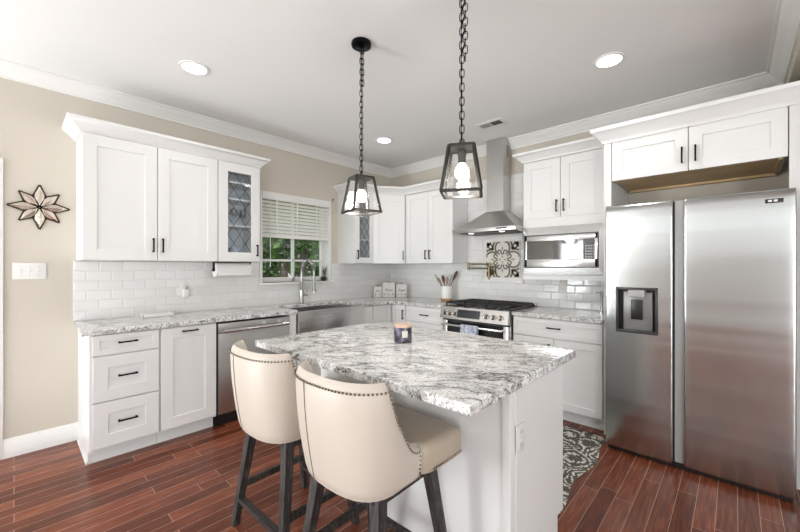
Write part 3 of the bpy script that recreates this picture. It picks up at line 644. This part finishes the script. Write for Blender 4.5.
# candle jar on the island
cx, cy = -1.39, 1.515
t = thing('candle_jar', (cx, cy, .936), 'lavender candle in a glass jar with copper lid on the island', 'candle')
cw = mat('lavender_candle', (.16, .14, .25), .3); n = N(cw)
n.out(n.ramp(n.noise(n.map(n.co(), sc=(1, 1, 1.2)), 14, 2, .5, 1.2), [(.40, (.02, .018, .025)), (.48, (.10, .092, .15)), (.58, (.24, .225, .31))]), 'Base Color')
MB().lathe([(.046, 0), (.052, .004), (.052, .085), (.001, .085)], (cx, cy, .936), 32).build('jar', cw, t)
MB().lathe([(.0535, .084), (.0535, .096), (.05, .099), (.001, .099)], (cx, cy, .936), 32).build('lid', mat('copper_lid', (.66, .46, .35), .35, .3), t)
lm = MB(); rows = []
for z in (.03, .066): rows.append([(cx+.0528*math.cos(a), cy+.0528*math.sin(a), .936+z) for a in [R(-72+4*k+20) for k in range(10)]])
lm.grid(rows); lm.build('paper_label', mat('cream_label', (.75, .72, .62), .6), t)
# ------------------------------------------------------------------ range
rx0, rx1, ry = -2.356, -1.567, 3.21
r = thing('range', (-1.96, 3.5, 0), 'stainless steel slide in gas range with black grates between the drawer cabinets', 'range')
MB().box((rx0, ry+.03, .02), (rx1, YW-.012, .925)).build('range_body', STEEL2, r)
MB().box((rx0-.004, ry+.02, .925), (rx1+.004, YW-.012, .942), .004).build('cooktop', mat('cooktop_black', (.03, .03, .03), .25), r)
MB().box((rx0, 3.82, .94), (rx1, YW-.012, .965), .004).build('rear_trim', STEEL2, r)
cp = MB().prism([(rx0, ry+.03, .94), (rx0, ry-.012, .935), (rx0, ry-.045, .81), (rx0, ry+.03, .80)], (rx1-rx0, 0, 0)).build('control_panel', STEEL2, r)
sl = Vector((0, -.033, -.125)).normalized(); nz = Vector((0, -.125, .033)).normalized()
def panM(x, z):
    yy = ry-.012-.033*(.935-z)/.125; M = Matrix.Identity(4); M.col[0][:3] = (1, 0, 0); M.col[1][:3] = -sl; M.col[2][:3] = nz; M.col[3][:3] = (x, yy, z); return M
MB().box((-.135, -.042, -.002), (.135, .042, .002), .001, panM(-2.005, .873)).build('display', SCREEN, cp)
KN = mat('steel_knob', (.42, .38, .33), .25, 1.)
for x in (rx0+.06, rx0+.125, rx0+.19, -1.80, -1.722, -1.644):
    k = MB().lathe([(.027, 0), (.027, .006), (.021, .01), (.019, .036), (.016, .04), (.001, .04)], (0, 0, 0), 20, panM(x, .868)).build('knob', KN, cp)
    MB().box((-.003, -.018, .038), (.003, .018, .046), .001, panM(x, .868)).build('grip', CHROME, k)
dr = MB().box((rx0+.008, ry, .19), (rx0+.065, ry+.03, .785), .003).box((rx1-.065, ry, .19), (rx1-.008, ry+.03, .785), .003).box((rx0+.06, ry, .19), (rx1-.06, ry+.03, .33), .003).build('oven_door', STEEL2, r)
MB().box((rx0+.06, ry+.004, .32), (rx1-.06, ry+.028, .785)).build('door_window', GLASSBLK, dr)
hd = MB().box((rx0+.03, ry-.062, .735), (rx1-.06, ry-.044, .758), .006)
for x in (rx0+.05, rx1-.07): hd.box((x-.012, ry-.05, .738), (x+.012, ry+.003, .758), .003)
hd.build('handle', STEEL2, dr)
MB().box((rx0+.004, ry+.012, .787), (rx1-.004, ry+.03, .80)).build('vent_gap', BLACKP, r)
MB().box((rx0+.008, ry, .035), (rx1-.008, ry+.03, .182), .003).build('warming_drawer', STEEL2, r)
for bx, by in ((-2.22, 3.38), (-2.22, 3.68), (-1.96, 3.53), (-1.70, 3.38), (-1.70, 3.68)):
    MB().lathe([(.05, 0), (.05, .01), (.035, .014), (.035, .022), (.001, .024)], (bx, by, .942), 20).build('burner', IRON, r)
gw = (rx1-rx0-.03)/3
for i in range(3):
    a = rx0+.015+gw*i+.004; b_ = a+gw-.008; y0, y1 = ry+.045, 3.80; m = MB(); z0, z1 = .962, .978
    for x in (a, b_-.012): m.box((x, y0, z0), (x+.012, y1, z1), .002)
    for y in (y0, (y0+y1)/2-.006, y1-.012): m.box((a, y, z0), (b_, y+.012, z1), .002)
    m.box(((a+b_)/2-.005, y0, z0), ((a+b_)/2+.005, y1, z1), .002)
    for y in (y0+.10, y0+.20, y1-.21, y1-.11): m.box((a, y-.005, z0), (b_, y+.005, z1-.002), .002)
    for x in (a, b_-.012):
        for y in (y0, y1-.012): m.box((x, y, .942), (x+.012, y+.012, z0))
    m.build('grate', IRON, r)
tw = MB(); tc = mat('blue_white_towel', (.5, .55, .66), .95); n = N(tc)
n.out(n.ramp(n.noise(n.co(), 60, 3), [(.4, (.22, .29, .45)), (.6, (.68, .70, .74))]), 'Base Color'); n.bump(n.noise(n.co(), 300, 2), .4, .004)
P = []
for z, y in ((.53, ry-.036), (.65, ry-.038), (.745, ry-.0405), (.766, ry-.046), (.768, ry-.053), (.766, ry-.064), (.745, ry-.069), (.65, ry-.071), (.56, ry-.073)):
    P.append([(-2.075+.024*k*1.02, y+.0025*math.sin(k*2.1)*(1 if z < .75 else .3)-.001, z) for k in range(9)])
tw.grid(P)
o = tw.build('dish_towel', tc); md = o.modifiers.new('s', 'SOLIDIFY'); md.thickness = .003; md.offset = 0
tag(o, 'blue and white patterned dish towel over the oven door handle', 'towel')
# ------------------------------------------------------------------ hood
hx0, hx1, hy = -2.345, -1.588, 3.38
h = thing('range_hood', (-1.97, YW, 1.735), 'stainless steel chimney range hood above the range', 'range hood')
MB().box((-2.075, 3.684, 1.965), (-1.872, YW-.01, 2.40)).build('chimney', HOODS, h)
MB().box((-2.078, 3.681, 2.38), (-1.869, YW-.008, 2.795)).build('chimney_cover', HOODS, h)
vm = MB()
for i in range(6): vm.box((-1.8695, 3.75+.0, 2.60+.022*i), (-1.8675, 3.81, 2.61+.022*i))
vm.build('vent_slots', BLACKP, h)
cn = MB(); b0 = [(hx0, hy, 1.775), (hx1, hy, 1.775), (hx1, YW-.01, 1.775), (hx0, YW-.01, 1.775)]; t0 = [(-2.085, 3.672, 1.985), (-1.862, 3.672, 1.985), (-1.862, YW-.01, 1.985), (-2.085, YW-.01, 1.985)]
rows = []
for k in range(7):
    f_ = k/6; e = f_*f_*.35+f_*.65; rows.append([Vector(b0[j]).lerp(Vector(t0[j]), f_)-Vector((0, 0, .22*f_*(1-f_)*.22)) for j in (0, 1, 2, 3, 0)])
cn.grid(rows); bmesh.ops.remove_doubles(cn.bm, verts=cn.bm.verts[:], dist=1e-5); cn.build('canopy', HOODS, h, ang=25)
MB().box((hx0, hy, 1.737), (hx1, YW-.01, 1.776), .002).build('lip', HOODS, h)
MB().box((-1.80, hy-.002, 1.75), (-1.68, hy+.004, 1.764)).build('control_strip', BLACKP, h)
MB().box((hx0+.06, hy+.05, 1.732), (hx1-.06, YW-.07, 1.738)).build('filter', GUN, h)
for x in (-2.15, -1.78): MB().lathe([(.028, 0), (.028, .004), (.001, .004)], (x, hy+.09, 1.7295), 16).build('hood_lamp', emit('hood_lamp', (1, .95, .85), 4), h)
# ------------------------------------------------------------------ decorative tile panel
t = thing('tile_panel', (-1.975, YW-.01, 1.445), 'framed taupe and cream patterned tile panel on the wall behind the range', 'tile panel')
DTL = mat('cream_deco_tile', (.72, .69, .62), .3); DTP = mat('taupe_deco_glaze', (.15, .135, .11), .35); DTG = mat('grey_deco_glaze', (.36, .35, .32), .35)
pcx, pcz, ph = -1.972, 1.447, .207
MB().box((pcx-ph-.005, YW-.020, pcz-ph-.005), (pcx+ph+.005, YW-.0095, pcz+ph+.005)).build('tile_ground', DTL, t)
fm = MB()
for a, b in (((-2.245, 1.178), (-1.71, 1.198)), ((-2.245, 1.693), (-1.71, 1.713)), ((-2.245, 1.178), (-2.228, 1.713)), ((-1.727, 1.178), (-1.71, 1.713))): fm.box((a[0], YW-.024, a[1]), (b[0], YW-.0095, b[1]), .004)
fm.build('pencil_border', CERAM, t)
def ribbon(mb, pts, w, y=YW-.0215):
    P = [Vector((p[0], 0, p[1])) for p in pts]; A = []; B = []
    for i, p in enumerate(P):
        d = (P[min(i+1, len(P)-1)]-P[max(i-1, 0)]).normalized(); q = Vector((-d.z, 0, d.x))
        cl = lambda v: Vector((max(-1, min(1, v.x)), 0, max(-1, min(1, v.z))))
        A.append(cl(p+q*w/2)); B.append(cl(p-q*w/2))
    T = lambda v: (pcx+v.x*ph, y, pcz+v.z*ph)
    mb.grid([[T(v) for v in A], [T(v) for v in B]])
m = MB(); g2 = MB()
arc = lambda cx, cz, r, a0, a1, n=18: [(cx+r*math.cos(R(a0+(a1-a0)*i/n)), cz+r*math.sin(R(a0+(a1-a0)*i/n))) for i in range(n+1)]
for a in (0, 90, 180, 270):
    c_, s_ = math.cos(R(a)), math.sin(R(a))
    for fl in (1, -1):
        Q = lambda pts: [((p[0]*fl)*c_-p[1]*s_, (p[0]*fl)*s_+p[1]*c_) for p in pts]
        ribbon(m, Q([(.13, 1.0), (.22, .97)]+arc(.0, .64, .43, 52, -28)+[(.36, .40), (.40, .38)]), .105)
        ribbon(m, Q(arc(0, .66, .58, 36, -12)), .12)
        ribbon(m, Q([(.05, .28), (.05, .36), (.09, .44)]+arc(.19, .42, .10, 160, -110, 14)), .085)
        ribbon(g2, Q([(.0, .50), (.03, .60), (.0, .72)]), .06); ribbon(g2, Q([(.0, .10), (.035, .16), (0, .22)]), .05)
        ribbon(m, Q([(.70, .98), (.80, .86), (.97, .82)]), .10)
    ribbon(m, [(p[0]*c_-p[1]*s_, p[0]*s_+p[1]*c_) for p in ((.60, .62), (.74, .62), (.86, .70), (.95, .95))], .10)
    ribbon(m, [(p[0]*c_-p[1]*s_, p[0]*s_+p[1]*c_) for p in ((.62, .60), (.62, .74), (.70, .86), (.95, .95))], .10)
m.build('scroll_pattern', DTP, t); g2.build('leaf_pattern', DTG, t)
# pot filler
t = thing('pot_filler', (-2.13, YW, 1.35), 'antique brass folding pot filler on the wall behind the range', 'pot filler')
yb = YW-.03
MB().lathe([(.034, 0), (.034, .008), (.018, .014), (.016, .06)], (0, 0, 0), 20, Matrix.Translation((-2.105, YW-.0215, 1.30)) @ Matrix.Rotation(R(90), 4, 'X')).build('wall_flange', BRASS, t)
MB().tube([(-2.105, 3.80, 1.27), (-2.105, 3.80, 1.41)], .014, 10).tube([(-2.105, 3.845, 1.30), (-2.105, 3.80, 1.30)], .012, 10).tube([(-2.105, 3.80, 1.30), (-2.06, 3.78, 1.32)], .008, 8).build('valve_body', BRASS, t)
MB().tube([(-2.105, 3.80, 1.395), (-2.385, 3.79, 1.395)], .009, 10).build('upper_arm', BRASS, t)
MB().tube([(-2.385, 3.79, 1.415), (-2.385, 3.79, 1.325)], .0145, 12).build('elbow', BRASS, t)
MB().tube([(-2.385, 3.785, 1.345), (-2.075, 3.73, 1.345)], .009, 10).build('lower_arm', BRASS, t)
MB().tube([(-2.075, 3.73, 1.365), (-2.075, 3.73, 1.26), (-2.075, 3.73, 1.215)], [.014, .013, .011], 12).tube([(-2.075, 3.73, 1.30), (-2.02, 3.71, 1.315)], .0075, 8).build('spout', BRASS, t)
# ------------------------------------------------------------------ microwave
MWST = steel('brushed_steel_microwave', (.47, .468, .46), .22, 0)
t = thing('microwave', (-1.2, 3.6, 1.284), 'built in stainless steel microwave with wide trim frame under the two door cabinet', 'microwave')
yf = 3.515; mx0, mx1, mz0, mz1 = -1.578, -.838, 1.286, 1.748
MB().box((mx0+.05, yf+.03, mz0+.045), (mx1-.065, YW-.08, mz1-.05)).build('microwave_body', BLACKP, t)
m = MB()
ix0, ix1, iz0, iz1 = mx0+.022, mx1-.04, mz0+.065, mz1-.075
out = [(mx0, yf+.004, mz0), (mx1, yf+.004, mz0), (mx1, yf+.004, mz1), (mx0, yf+.004, mz1)]; inn = [(ix0, yf-.004, iz0), (ix1, yf-.004, iz0), (ix1, yf-.004, iz1), (ix0, yf-.004, iz1)]; bk = [(x, yf+.035, z) for x, y, z in out]; ib = [(x, yf+.04, z) for x, y, z in inn]
m.grid([[L_[k] for k in (0, 1, 2, 3, 0)] for L_ in (bk, out, inn, ib)])
bmesh.ops.remove_doubles(m.bm, verts=m.bm.verts[:], dist=1e-5); m.build('trim_frame', MWST, t, ang=10)
dx0, dx1, dz0, dz1 = ix0+.009, ix1-.007, iz0+.009, iz1-.009
MB().box((ix0, yf+.012, iz0), (ix1, yf+.02, iz1)).build('shadow_gap', BLACKP, t)
d = MB().box((dx0, yf-.008, dz0), (dx1, yf+.015, dz0+.075), .003).box((dx0, yf-.008, dz1-.05), (dx1, yf+.015, dz1), .003).box((dx0, yf-.008, dz0), (dx0+.02, yf+.015, dz1), .003).box((dx1-.025, yf-.008, dz0), (dx1, yf+.015, dz1), .003).build('door', MWST, t)
MB().box((dx0+.018, yf-.004, dz0+.07), (-1.005, yf+.01, dz1-.045)).build('door_window', MWGLASS, d)
cp = MB().box((-1.003, yf-.005, dz0+.07), (dx1-.022, yf+.01, dz1-.045)).build('control_panel', BLACKP, t)
for i in range(5):
    for j in range(4): MB().box((-.988+.022*j, yf-.0065, dz0+.085+.025*i), (-.975+.022*j, yf-.004, dz0+.099+.025*i)).build('button', GRAYL, cp)
# ------------------------------------------------------------------ refrigerator
t = thing('refrigerator', (-.23, 3.45, 0), 'large stainless steel side by side refrigerator with water dispenser', 'refrigerator')
fy = 3.025; fz0, fz1 = .032, 1.818
MB().box((-.70, fy+.085, .01), (.238, YW-.02, 1.79)).build('fridge_body', GRAYP, t)
MB().box((-.70, fy+.03, .004), (.245, fy+.2, .04)).build('base_grille', BLACKP, t)
def fdoor(x0, x1, hole=None, slopeR=False):
    w_ = x1-x0; xs = [(x0, .075), (x0, .006), (x0+.002, .002), (x0+.006, .0004)]
    cuts = sorted(set([round(x0+.006+(w_-.012)*k/14, 4) for k in range(1, 14)]+([hole[0], hole[1]] if hole else [])))
    cuts = sorted(cuts+[x0+.012, x1-.012])
    for x in cuts: xs.append((x, -.0025*(1-((x-x0)/w_*2-1)**2)))
    xs += [(x1-.006, .0004), (x1-.002, .002), (x1, .006), (x1, .075)]
    zs = [(fz0, .075), (fz0, .01), (fz0+.006, .002), (fz0+.015, 0)]
    zz = [.3, .6, 1.0, 1.4, 1.7]+([hole[2], hole[3]] if hole else [])
    zs += [(z, 0) for z in sorted(zz)]+[(fz1-.055, 0), (fz1-.04, .001), (fz1-.025, .004), (fz1-.012, .010), (fz1-.004, .02), (fz1, .035), (fz1, .075)]
    m = MB(); V = [[m.bm.verts.new((x, min(fy+a+b, fy+.075), z)) for x, a in xs] for z, b in zs]
    for i in range(len(zs)-1):
        for j in range(len(xs)-1):
            if hole and hole[0]-1e-4 <= xs[j][0] and xs[j+1][0] <= hole[1]+1e-4 and hole[2]-1e-4 <= zs[i][0] and zs[i+1][0] <= hole[3]+1e-4 and 3 < j < len(xs)-4: continue
            m.bm.faces.new((V[i][j], V[i][j+1], V[i+1][j+1], V[i+1][j]))
    b = m.bm.faces.new([V[0][0], V[0][-1], V[-1][-1], V[-1][0]])
    return m.build('door', STEEL, t, ang=50)
DH = (-.636, -.389, .893, 1.21)
dl = fdoor(-.712, -.308, DH)
drr = fdoor(-.248, .256)
MB().box((-.300, fy+.035, fz0), (-.249, fy+.07, fz1-.01), .004).build('handle_channel', GRAYL, t)
MB().box((-.307, fy+.055, fz0), (-.298, fy+.075, fz1-.01)).build('centre_gap', BLACKP, t)
dp = MB(); x0, x1, z0, z1 = DH; yb = fy+.07
dp.box((x0-.004, fy-.016, z0-.004), (x0+.012, yb, z1+.004), .002).box((x1-.012, fy-.016, z0-.004), (x1+.004, yb, z1+.004), .002).box((x0, fy-.016, z1-.012), (x1, yb, z1+.004), .002).box((x0, fy-.018, z0-.004), (x1, yb, z0+.014), .002).box((x0, yb-.004, z0), (x1, yb, z1))
dpo = dp.build('dispenser', mat('dispenser_dark', (.035, .035, .036), .3), dl)
DG = mat('dispenser_grey', (.25, .25, .245), .3, .3)
MB().box((x0+.035, fy+.03, z0+.014), (x1-.035, fy+.068, z1-.03), .004).build('dispenser_back', DG, dpo)
MB().box((x0+.07, fy-.012, z1-.065), (x1-.075, fy+.06, z1-.012), .006).build('dispenser_control', GRAYL, dpo)
MB().box((x0+.085, fy+.012, z0+.09), (x1-.09, fy+.03, z1-.085), .004).build('paddle', BLACKP, dpo)
MB().box((.13, fy-.0125, 1.735), (.205, fy-.004, 1.758), .002).build('energy_badge', BLACKP, drr)
for x in (.142, .165): MB().box((x, fy-.0132, 1.740), (x+.016, fy-.0122, 1.752)).build('badge_mark', WPLAS, drr)
# filtered water tap
cx, cy = -.91, 3.74
t = thing('water_tap', (cx, cy, .936), 'slim chrome water tap on the right counter beside the refrigerator', 'tap')
MB().lathe([(.034, 0), (.034, .008), (.012, .014), (.011, .15), (.014, .16), (.014, .2), (.005, .205)], (cx, cy, .936), 16).build('tap_body', CHROME, t)
MB().tube([(cx, cy, 1.115), (cx-.045, cy-.015, 1.12)], .007, 8).build('lever', CHROME, t)
# ------------------------------------------------------------------ rug
m = MB(); P = []; ny, nx = 26, 30
for i in range(ny+1):
    y = 2.0+i*(3.205-2.0)/ny; row = []
    for j in range(nx+1):
        x = -2.30+j*(2.30-.725)/nx+(.022*math.sin(y*9.5+.6)*(j/nx)**6)
        row.append((x, y, .007+.0025*math.sin(y*9.5)*(j/nx)**4+.001*math.sin(x*11)))
    P.append(row)
m.grid(P); o = m.build('rug', RUG); md = o.modifiers.new('s', 'SOLIDIFY'); md.thickness = .005; md.offset = -1
tag(o, 'taupe and cream damask runner rug on the floor between island and range', 'rug')
# ------------------------------------------------------------------ bar stools
def stool(loc, rz, label):
    t = thing('bar_stool', loc, label, 'bar stool', 'cream upholstered bar stools at the island', rz)
    # backrest shell: plan curve q in [0,1] from left wing front round the back to right wing front
    K = 44; ZT, ZB = .960, .552
    def plan(q, f):   # f 0 bottom ..1 top
        hw = .218+.041*f; by = -.255-.045*f; fy_ = .02; ym = -.10
        s1 = fy_-ym; arcL = 1.57*(hw*.5+.5*(ym-by)); tot = 2*(s1+arcL); d = q*tot
        if d < s1: return Vector((-hw*(.99+.01*d/s1), fy_-d))
        if d > tot-s1: e = tot-d; return Vector((hw*(.99+.01*e/s1), fy_-e))
        a = (d-s1)/(2*arcL)*math.pi; c_, s_ = math.cos(a), math.sin(a); pw = .78
        return Vector((-hw*math.copysign(abs(c_)**pw, c_), ym+(by-ym)*abs(s_)**pw))
    def top(q):
        e = min(q, 1-q); k0, k1 = .055, .195
        if e > k1: return ZT
        if e < 0.012: return .676
        u = (e-.012)/(k1-.012)
        return .684+(ZT-.684)*(u**2.2)
    fs = [0, .03, .1, .25, .4, .55, .7, .85, .95, 1]
    outer, inner = [], []
    C0 = lambda q, f: plan(q, f)
    for fz in fs:
        ro, ri = [], []
        for k in range(K+1):
            q = k/K; z = ZB+(top(q)-ZB)*fz; f = (z-ZB)/(ZT-ZB)
            p = plan(q, f); a = plan(max(q-.01, 0), f); b = plan(min(q+.01, 1), f); tn = (b-a).normalized(); nr = Vector((tn.y, -tn.x))
            if nr.dot(p-Vector((0, -.02))) < 0: nr = -nr
            bul = .010*math.sin(math.pi*fz)
            rnd = -.012 if fz in (0, 1) else (-.003 if fz in (.03, .95) else 0)
            ro.append((p.x+nr.x*(bul+rnd), p.y+nr.y*(bul+rnd), z)); th = .042
            ri.append((p.x-nr.x*(th+rnd), p.y-nr.y*(th+rnd), z))
        outer.append(ro); inner.append(ri)
    m = MB(); Vo = m.grid(outer); Vi = m.grid(inner)
    for A, B in ((Vo[-1], Vi[-1]), (Vo[0], Vi[0])):
        mid = [m.bm.verts.new((u_.co+v_.co)/2+Vector((0, 0, .010 if A is Vo[-1] else -.004))) for u_, v_ in zip(A, B)]
        for L1, L2 in ((A, mid), (mid, B)):
            for k in range(K): m.bm.faces.new((L1[k], L1[k+1], L2[k+1], L2[k]))
    for k in (0, K):
        for i in range(len(fs)-1): m.bm.faces.new((Vo[i][k], Vo[i+1][k], Vi[i+1][k], Vi[i][k]))
    sh = m.build('backrest', LEATHER, t, True, 70)
    # underside pan
    m = MB(); m.poly([(plan(k/24, 0).x*.97, plan(k/24, 0).y*.97) for k in range(25)]+[(.20, .03), (-.20, .03)], .553, .60); m.build('seat_pan', LEATHER, t, True)
    ol = [plan(k/24, .15) for k in range(25)]; ol = [Vector((p.x*.83, p.y*.83)) for p in ol]
    ol = ol[:1]+ol[1:-1]+ol[-1:]+[Vector((.226, .035)), Vector((.242, .06)), Vector((.252, .15)), Vector((.252, .262)), Vector((.240, .285)), Vector((.12, .292)), Vector((-.12, .292)), Vector((-.240, .285)), Vector((-.252, .262)), Vector((-.252, .15)), Vector((-.242, .06)), Vector((-.226, .035))]
    m = MB(); rows = []
    for ins, z in ((.985, .566), (1, .572), (1, .64), (.985, .658), (.95, .672), (.86, .679), (.5, .682), (.02, .682)): rows.append([(p.x*ins, (p.y-.02)*ins+.02, z) for p in ol+ol[:1]])
    m.grid(rows); bmesh.ops.remove_doubles(m.bm, verts=m.bm.verts[:], dist=1e-5); bmesh.ops.holes_fill(m.bm, edges=m.bm.edges[:]); m.build('seat', SEATL, t, True, 60)
    # nailheads
    def at_outer(q, dz=.0):
        z = top(q)-.020; f = (z-ZB)/(ZT-ZB); p = plan(q, f); a = plan(max(q-.01, 0), f); b = plan(min(q+.01, 1), f); tn = (b-a).normalized(); nr = Vector((tn.y, -tn.x))
        if nr.dot(p-Vector((0, -.02))) < 0: nr = -nr
        fz = (z-ZB)/(top(q)-ZB); bul = .010*math.sin(math.pi*max(min(fz, 1), 0))
        return Vector((p.x+nr.x*bul, p.y+nr.y*bul, z))
    line = [at_outer(.012+.976*k/900) for k in range(901)]
    line = [Vector((line[0].x, line[0].y, .56+.008*k)) for k in range(12)]+line+[Vector((line[-1].x, line[-1].y, .648-.008*k)) for k in range(12)]
    for sx_ in (1,): 
        pass
    m = MB(); acc = 0; last = line[0]
    def nail(p):
        b = bmesh.new(); bmesh.ops.create_icosphere(b, subdivisions=1, radius=.0048); m.add(b, Matrix.Translation(p))
    nail(last)
    for p in line[1:]:
        acc += (p-last).length; last = p
        if acc >= .0145: nail(p); acc = 0
    m.build('nailhead_trim', NAIL, t, True)
    for run in ([Vector((.2515, .075+.0145*k, .580)) for k in range(14)], [Vector((-.2515, .075+.0145*k, .580)) for k in range(14)], [Vector((-.20+.0145*k, .2915, .580)) for k in range(28)]):
        m = MB()
        for p in run: nail(p)
        m.build('nailhead_trim', NAIL, t, True)
    # seam
    q = .4545; m = MB(); pts = []
    for i in range(14):
        z = ZB+.01+(ZT-.03-ZB)*i/13; f = (z-ZB)/(ZT-ZB); p = plan(q, f); a = plan(q-.01, f); b = plan(q+.01, f); tn = (b-a).normalized(); nr = Vector((tn.y, -tn.x))
        if nr.dot(p-Vector((0, -.02))) < 0: nr = -nr
        bul = .010*math.sin(math.pi*f); pts.append((p.x+nr.x*(bul+.001), p.y+nr.y*(bul+.001), z))
    m.tube(pts, .0017, 6); m.build('seam', SEAM, t, True)
    # legs
    tp, bt = (.165, .145), (.235, .215)
    pos = lambda sx_, sy_, z: Vector((sx_*(bt[0]+(tp[0]-bt[0])*z/.56), sy_*(bt[1]+(tp[1]-bt[1])*z/.56)+.0, z))
    for sx_ in (-1, 1):
        for sy_ in (-1, 1):
            m = MB(); rows = []
            for z, w_ in ((0, .032), (.56, .046)):
                c_ = pos(sx_, sy_, z); rows.append([(c_.x+a*w_/2, c_.y+b*w_/2, z) for a, b in ((-1, -1), (1, -1), (1, 1), (-1, 1), (-1, -1))])
            V = m.grid(rows); bmesh.ops.remove_doubles(m.bm, verts=m.bm.verts[:], dist=1e-6); bmesh.ops.holes_fill(m.bm, edges=m.bm.edges[:])
            m.build('leg', DWOOD, t, True)
    for s_ in (-1, 1):
        MB().bar(pos(s_, -1, .21), pos(s_, 1, .21), .022, .032).build('stretcher', DWOOD, t, True)
        MB().bar(pos(-1, s_, .14), pos(1, s_, .14), .032, .022).build('stretcher', DWOOD, t, True)
    m = MB()
    for s_ in (-1, 1):
        m.bar(pos(-1, s_, .535), pos(1, s_, .535), .05, .02).bar(pos(s_, -1, .535), pos(s_, 1, .535), .02, .05)
    m.build('apron_frame', DWOOD, t, True)
    return t
s1 = stool((-1.098, 1.025, 0), R(1.5), 'cream nailhead trimmed bar stool nearest the right end of the island')
s2 = copy_tree(s1); s2.location = (-1.705, 1.018, 0); s2.rotation_euler = (0, 0, R(1.5)); s2['label'] = 'cream nailhead trimmed bar stool nearer the dishwasher, half hidden by the other stool'
# ------------------------------------------------------------------ pendants
def pendant(x, y, rz, z0, z1, label, dbl):
    t = thing('pendant_light', (x, y, z0), label, 'pendant light', 'lantern pendants over the island', rz)
    H = z1-z0; hb, ht = .092, .058; k = .0135
    m = MB(); B = [Vector((a*hb, b*hb, 0)) for a, b in ((-1, -1), (1, -1), (1, 1), (-1, 1))]; T = [Vector((a*ht, b*ht, H)) for a, b in ((-1, -1), (1, -1), (1, 1), (-1, 1))]
    for i in range(4):
        m.bar(B[i], B[(i+1) % 4], k); m.bar(T[i], T[(i+1) % 4], k); m.bar(B[i], T[i], k)
        m.box(B[i]-Vector((k/2, k/2, k/2)), B[i]+Vector((k/2, k/2, k/2)))
    m.build('lantern_frame', GUN, t, True)
    for i in range(4):
        g = MB(); g.prism([B[i]*.97+Vector((0, 0, .004)), B[(i+1) % 4]*.97+Vector((0, 0, .004)), T[(i+1) % 4]*.97, T[i]*.97+Vector((0, 0, 0))], (0, 0, .0001)); g.build('glass_pane', LANGLASS, t, True)
    MB().box((-ht, -ht, H-.003), (ht, ht, H+.004)).lathe([(.02, H+.004), (.018, H+.012), (.006, H+.02)]).build('top_plate', GUN, t, True)
    MB().lathe([(.022, H-.012), (.022, H-.035), (.019, H-.04), (.019, H-.075), (.001, H-.076)]).build('socket', GUN, t, True)
    MB().lathe([(.001, H-.155), (.02, H-.150), (.032, H-.132), (.034, H-.115), (.027, H-.095), (.014, H-.076), (.001, H-.075)], seg=20).build('bulb', BULB, t, True)
    zc = ZC-z0
    MB().lathe([(.062, zc-.001), (.065, zc-.012), (.062, zc-.024), (.02, zc-.028), (.012, zc-.034), (.001, zc-.036)], seg=28).build('canopy', BLACK, t, True)
    def link(z, odd, dx=0., L=.042, wd=.011):
        m_ = []
        for i in range(16):
            a = 2*math.pi*i/16; c_ = math.copysign(abs(math.cos(a))**.5, math.cos(a))*wd; s_ = math.copysign(abs(math.sin(a))**.6, math.sin(a))*L/2
            m_.append((dx+(c_ if odd else 0), (0 if odd else c_), z+s_))
        return m_
    m = MB(); z = H+.025; i = 0
    while z < zc-.04:
        m.tube(link(z, i % 2 == 0), .0024, 6, True); z += .0345; i += 1
    m.tube(link(H+.02, True, 0, .03, .009), .0025, 6, True)
    m.build('chain', BLACK, t, True)
    m = MB(); z = zc-.06; i = 0
    while z > zc-dbl:
        m.tube(link(z, i % 2 == 1, .016), .0024, 6, True); z -= .0345; i += 1
    m.build('spare_chain', BLACK, t, True)
    m = MB(); m.tube([(-.004, .004, H+.02+(zc-.04-H-.02)*j/30) for j in range(31)], .0022, 6).build('cord', BLACKP, t, True)
    l = bpy.data.lights.new('bulb_light', 'POINT'); l.energy = 8; l.color = (1, .95, .88); l.shadow_soft_size = .04
    o = bpy.data.objects.new('bulb_light', l); COL.objects.link(o); o.parent = t; o.location = (0, 0, H-.17)
pendant(-1.755, 1.52, R(-15), 1.711, 1.930, 'black lantern pendant on chain over the sink side of the island', .27)
pendant(-.985, 1.505, R(30), 1.722, 1.945, 'black lantern pendant on chain over the fridge side of the island', .42)
# ------------------------------------------------------------------ ceiling fittings
for x, y, lb in ((-2.855, .888, 'round recessed ceiling light above the left wall cabinets'), (-.641, 2.821, 'round recessed ceiling light nearest the refrigerator'), (-2.912, 2.86, 'round recessed ceiling light nearest the far corner')):
    t = thing('recessed_light', (x, y, ZC), lb, 'ceiling light', 'recessed ceiling lights')
    MB().lathe([(.098, -.001), (.096, -.008), (.078, -.010), (.074, -.001)], (x, y, ZC), 32).build('trim_ring', TRIMW, t)
    MB().lathe([(.076, -.002), (.070, -.0085), (.001, -.0095)], (x, y, ZC), 32).build('lens', LEDL, t)
    l = bpy.data.lights.new('downlight', 'SPOT'); l.energy = 11; l.spot_size = R(150); l.spot_blend = .9; l.color = (1, .97, .93); l.shadow_soft_size = .07
    o = bpy.data.objects.new('downlight', l); COL.objects.link(o); o.parent = t; o.location = (0, 0, -.03)
t = thing('ceiling_vent', (-1.79, 3.266, ZC), 'white ceiling air vent with dark slots in front of the range hood', 'vent')
M = Matrix.Translation((-1.793, 3.266, ZC)) 
MB().box((-.145, -.085, -.007), (.145, .085, -.0005), .003, M).build('vent_frame', TRIMW, t)
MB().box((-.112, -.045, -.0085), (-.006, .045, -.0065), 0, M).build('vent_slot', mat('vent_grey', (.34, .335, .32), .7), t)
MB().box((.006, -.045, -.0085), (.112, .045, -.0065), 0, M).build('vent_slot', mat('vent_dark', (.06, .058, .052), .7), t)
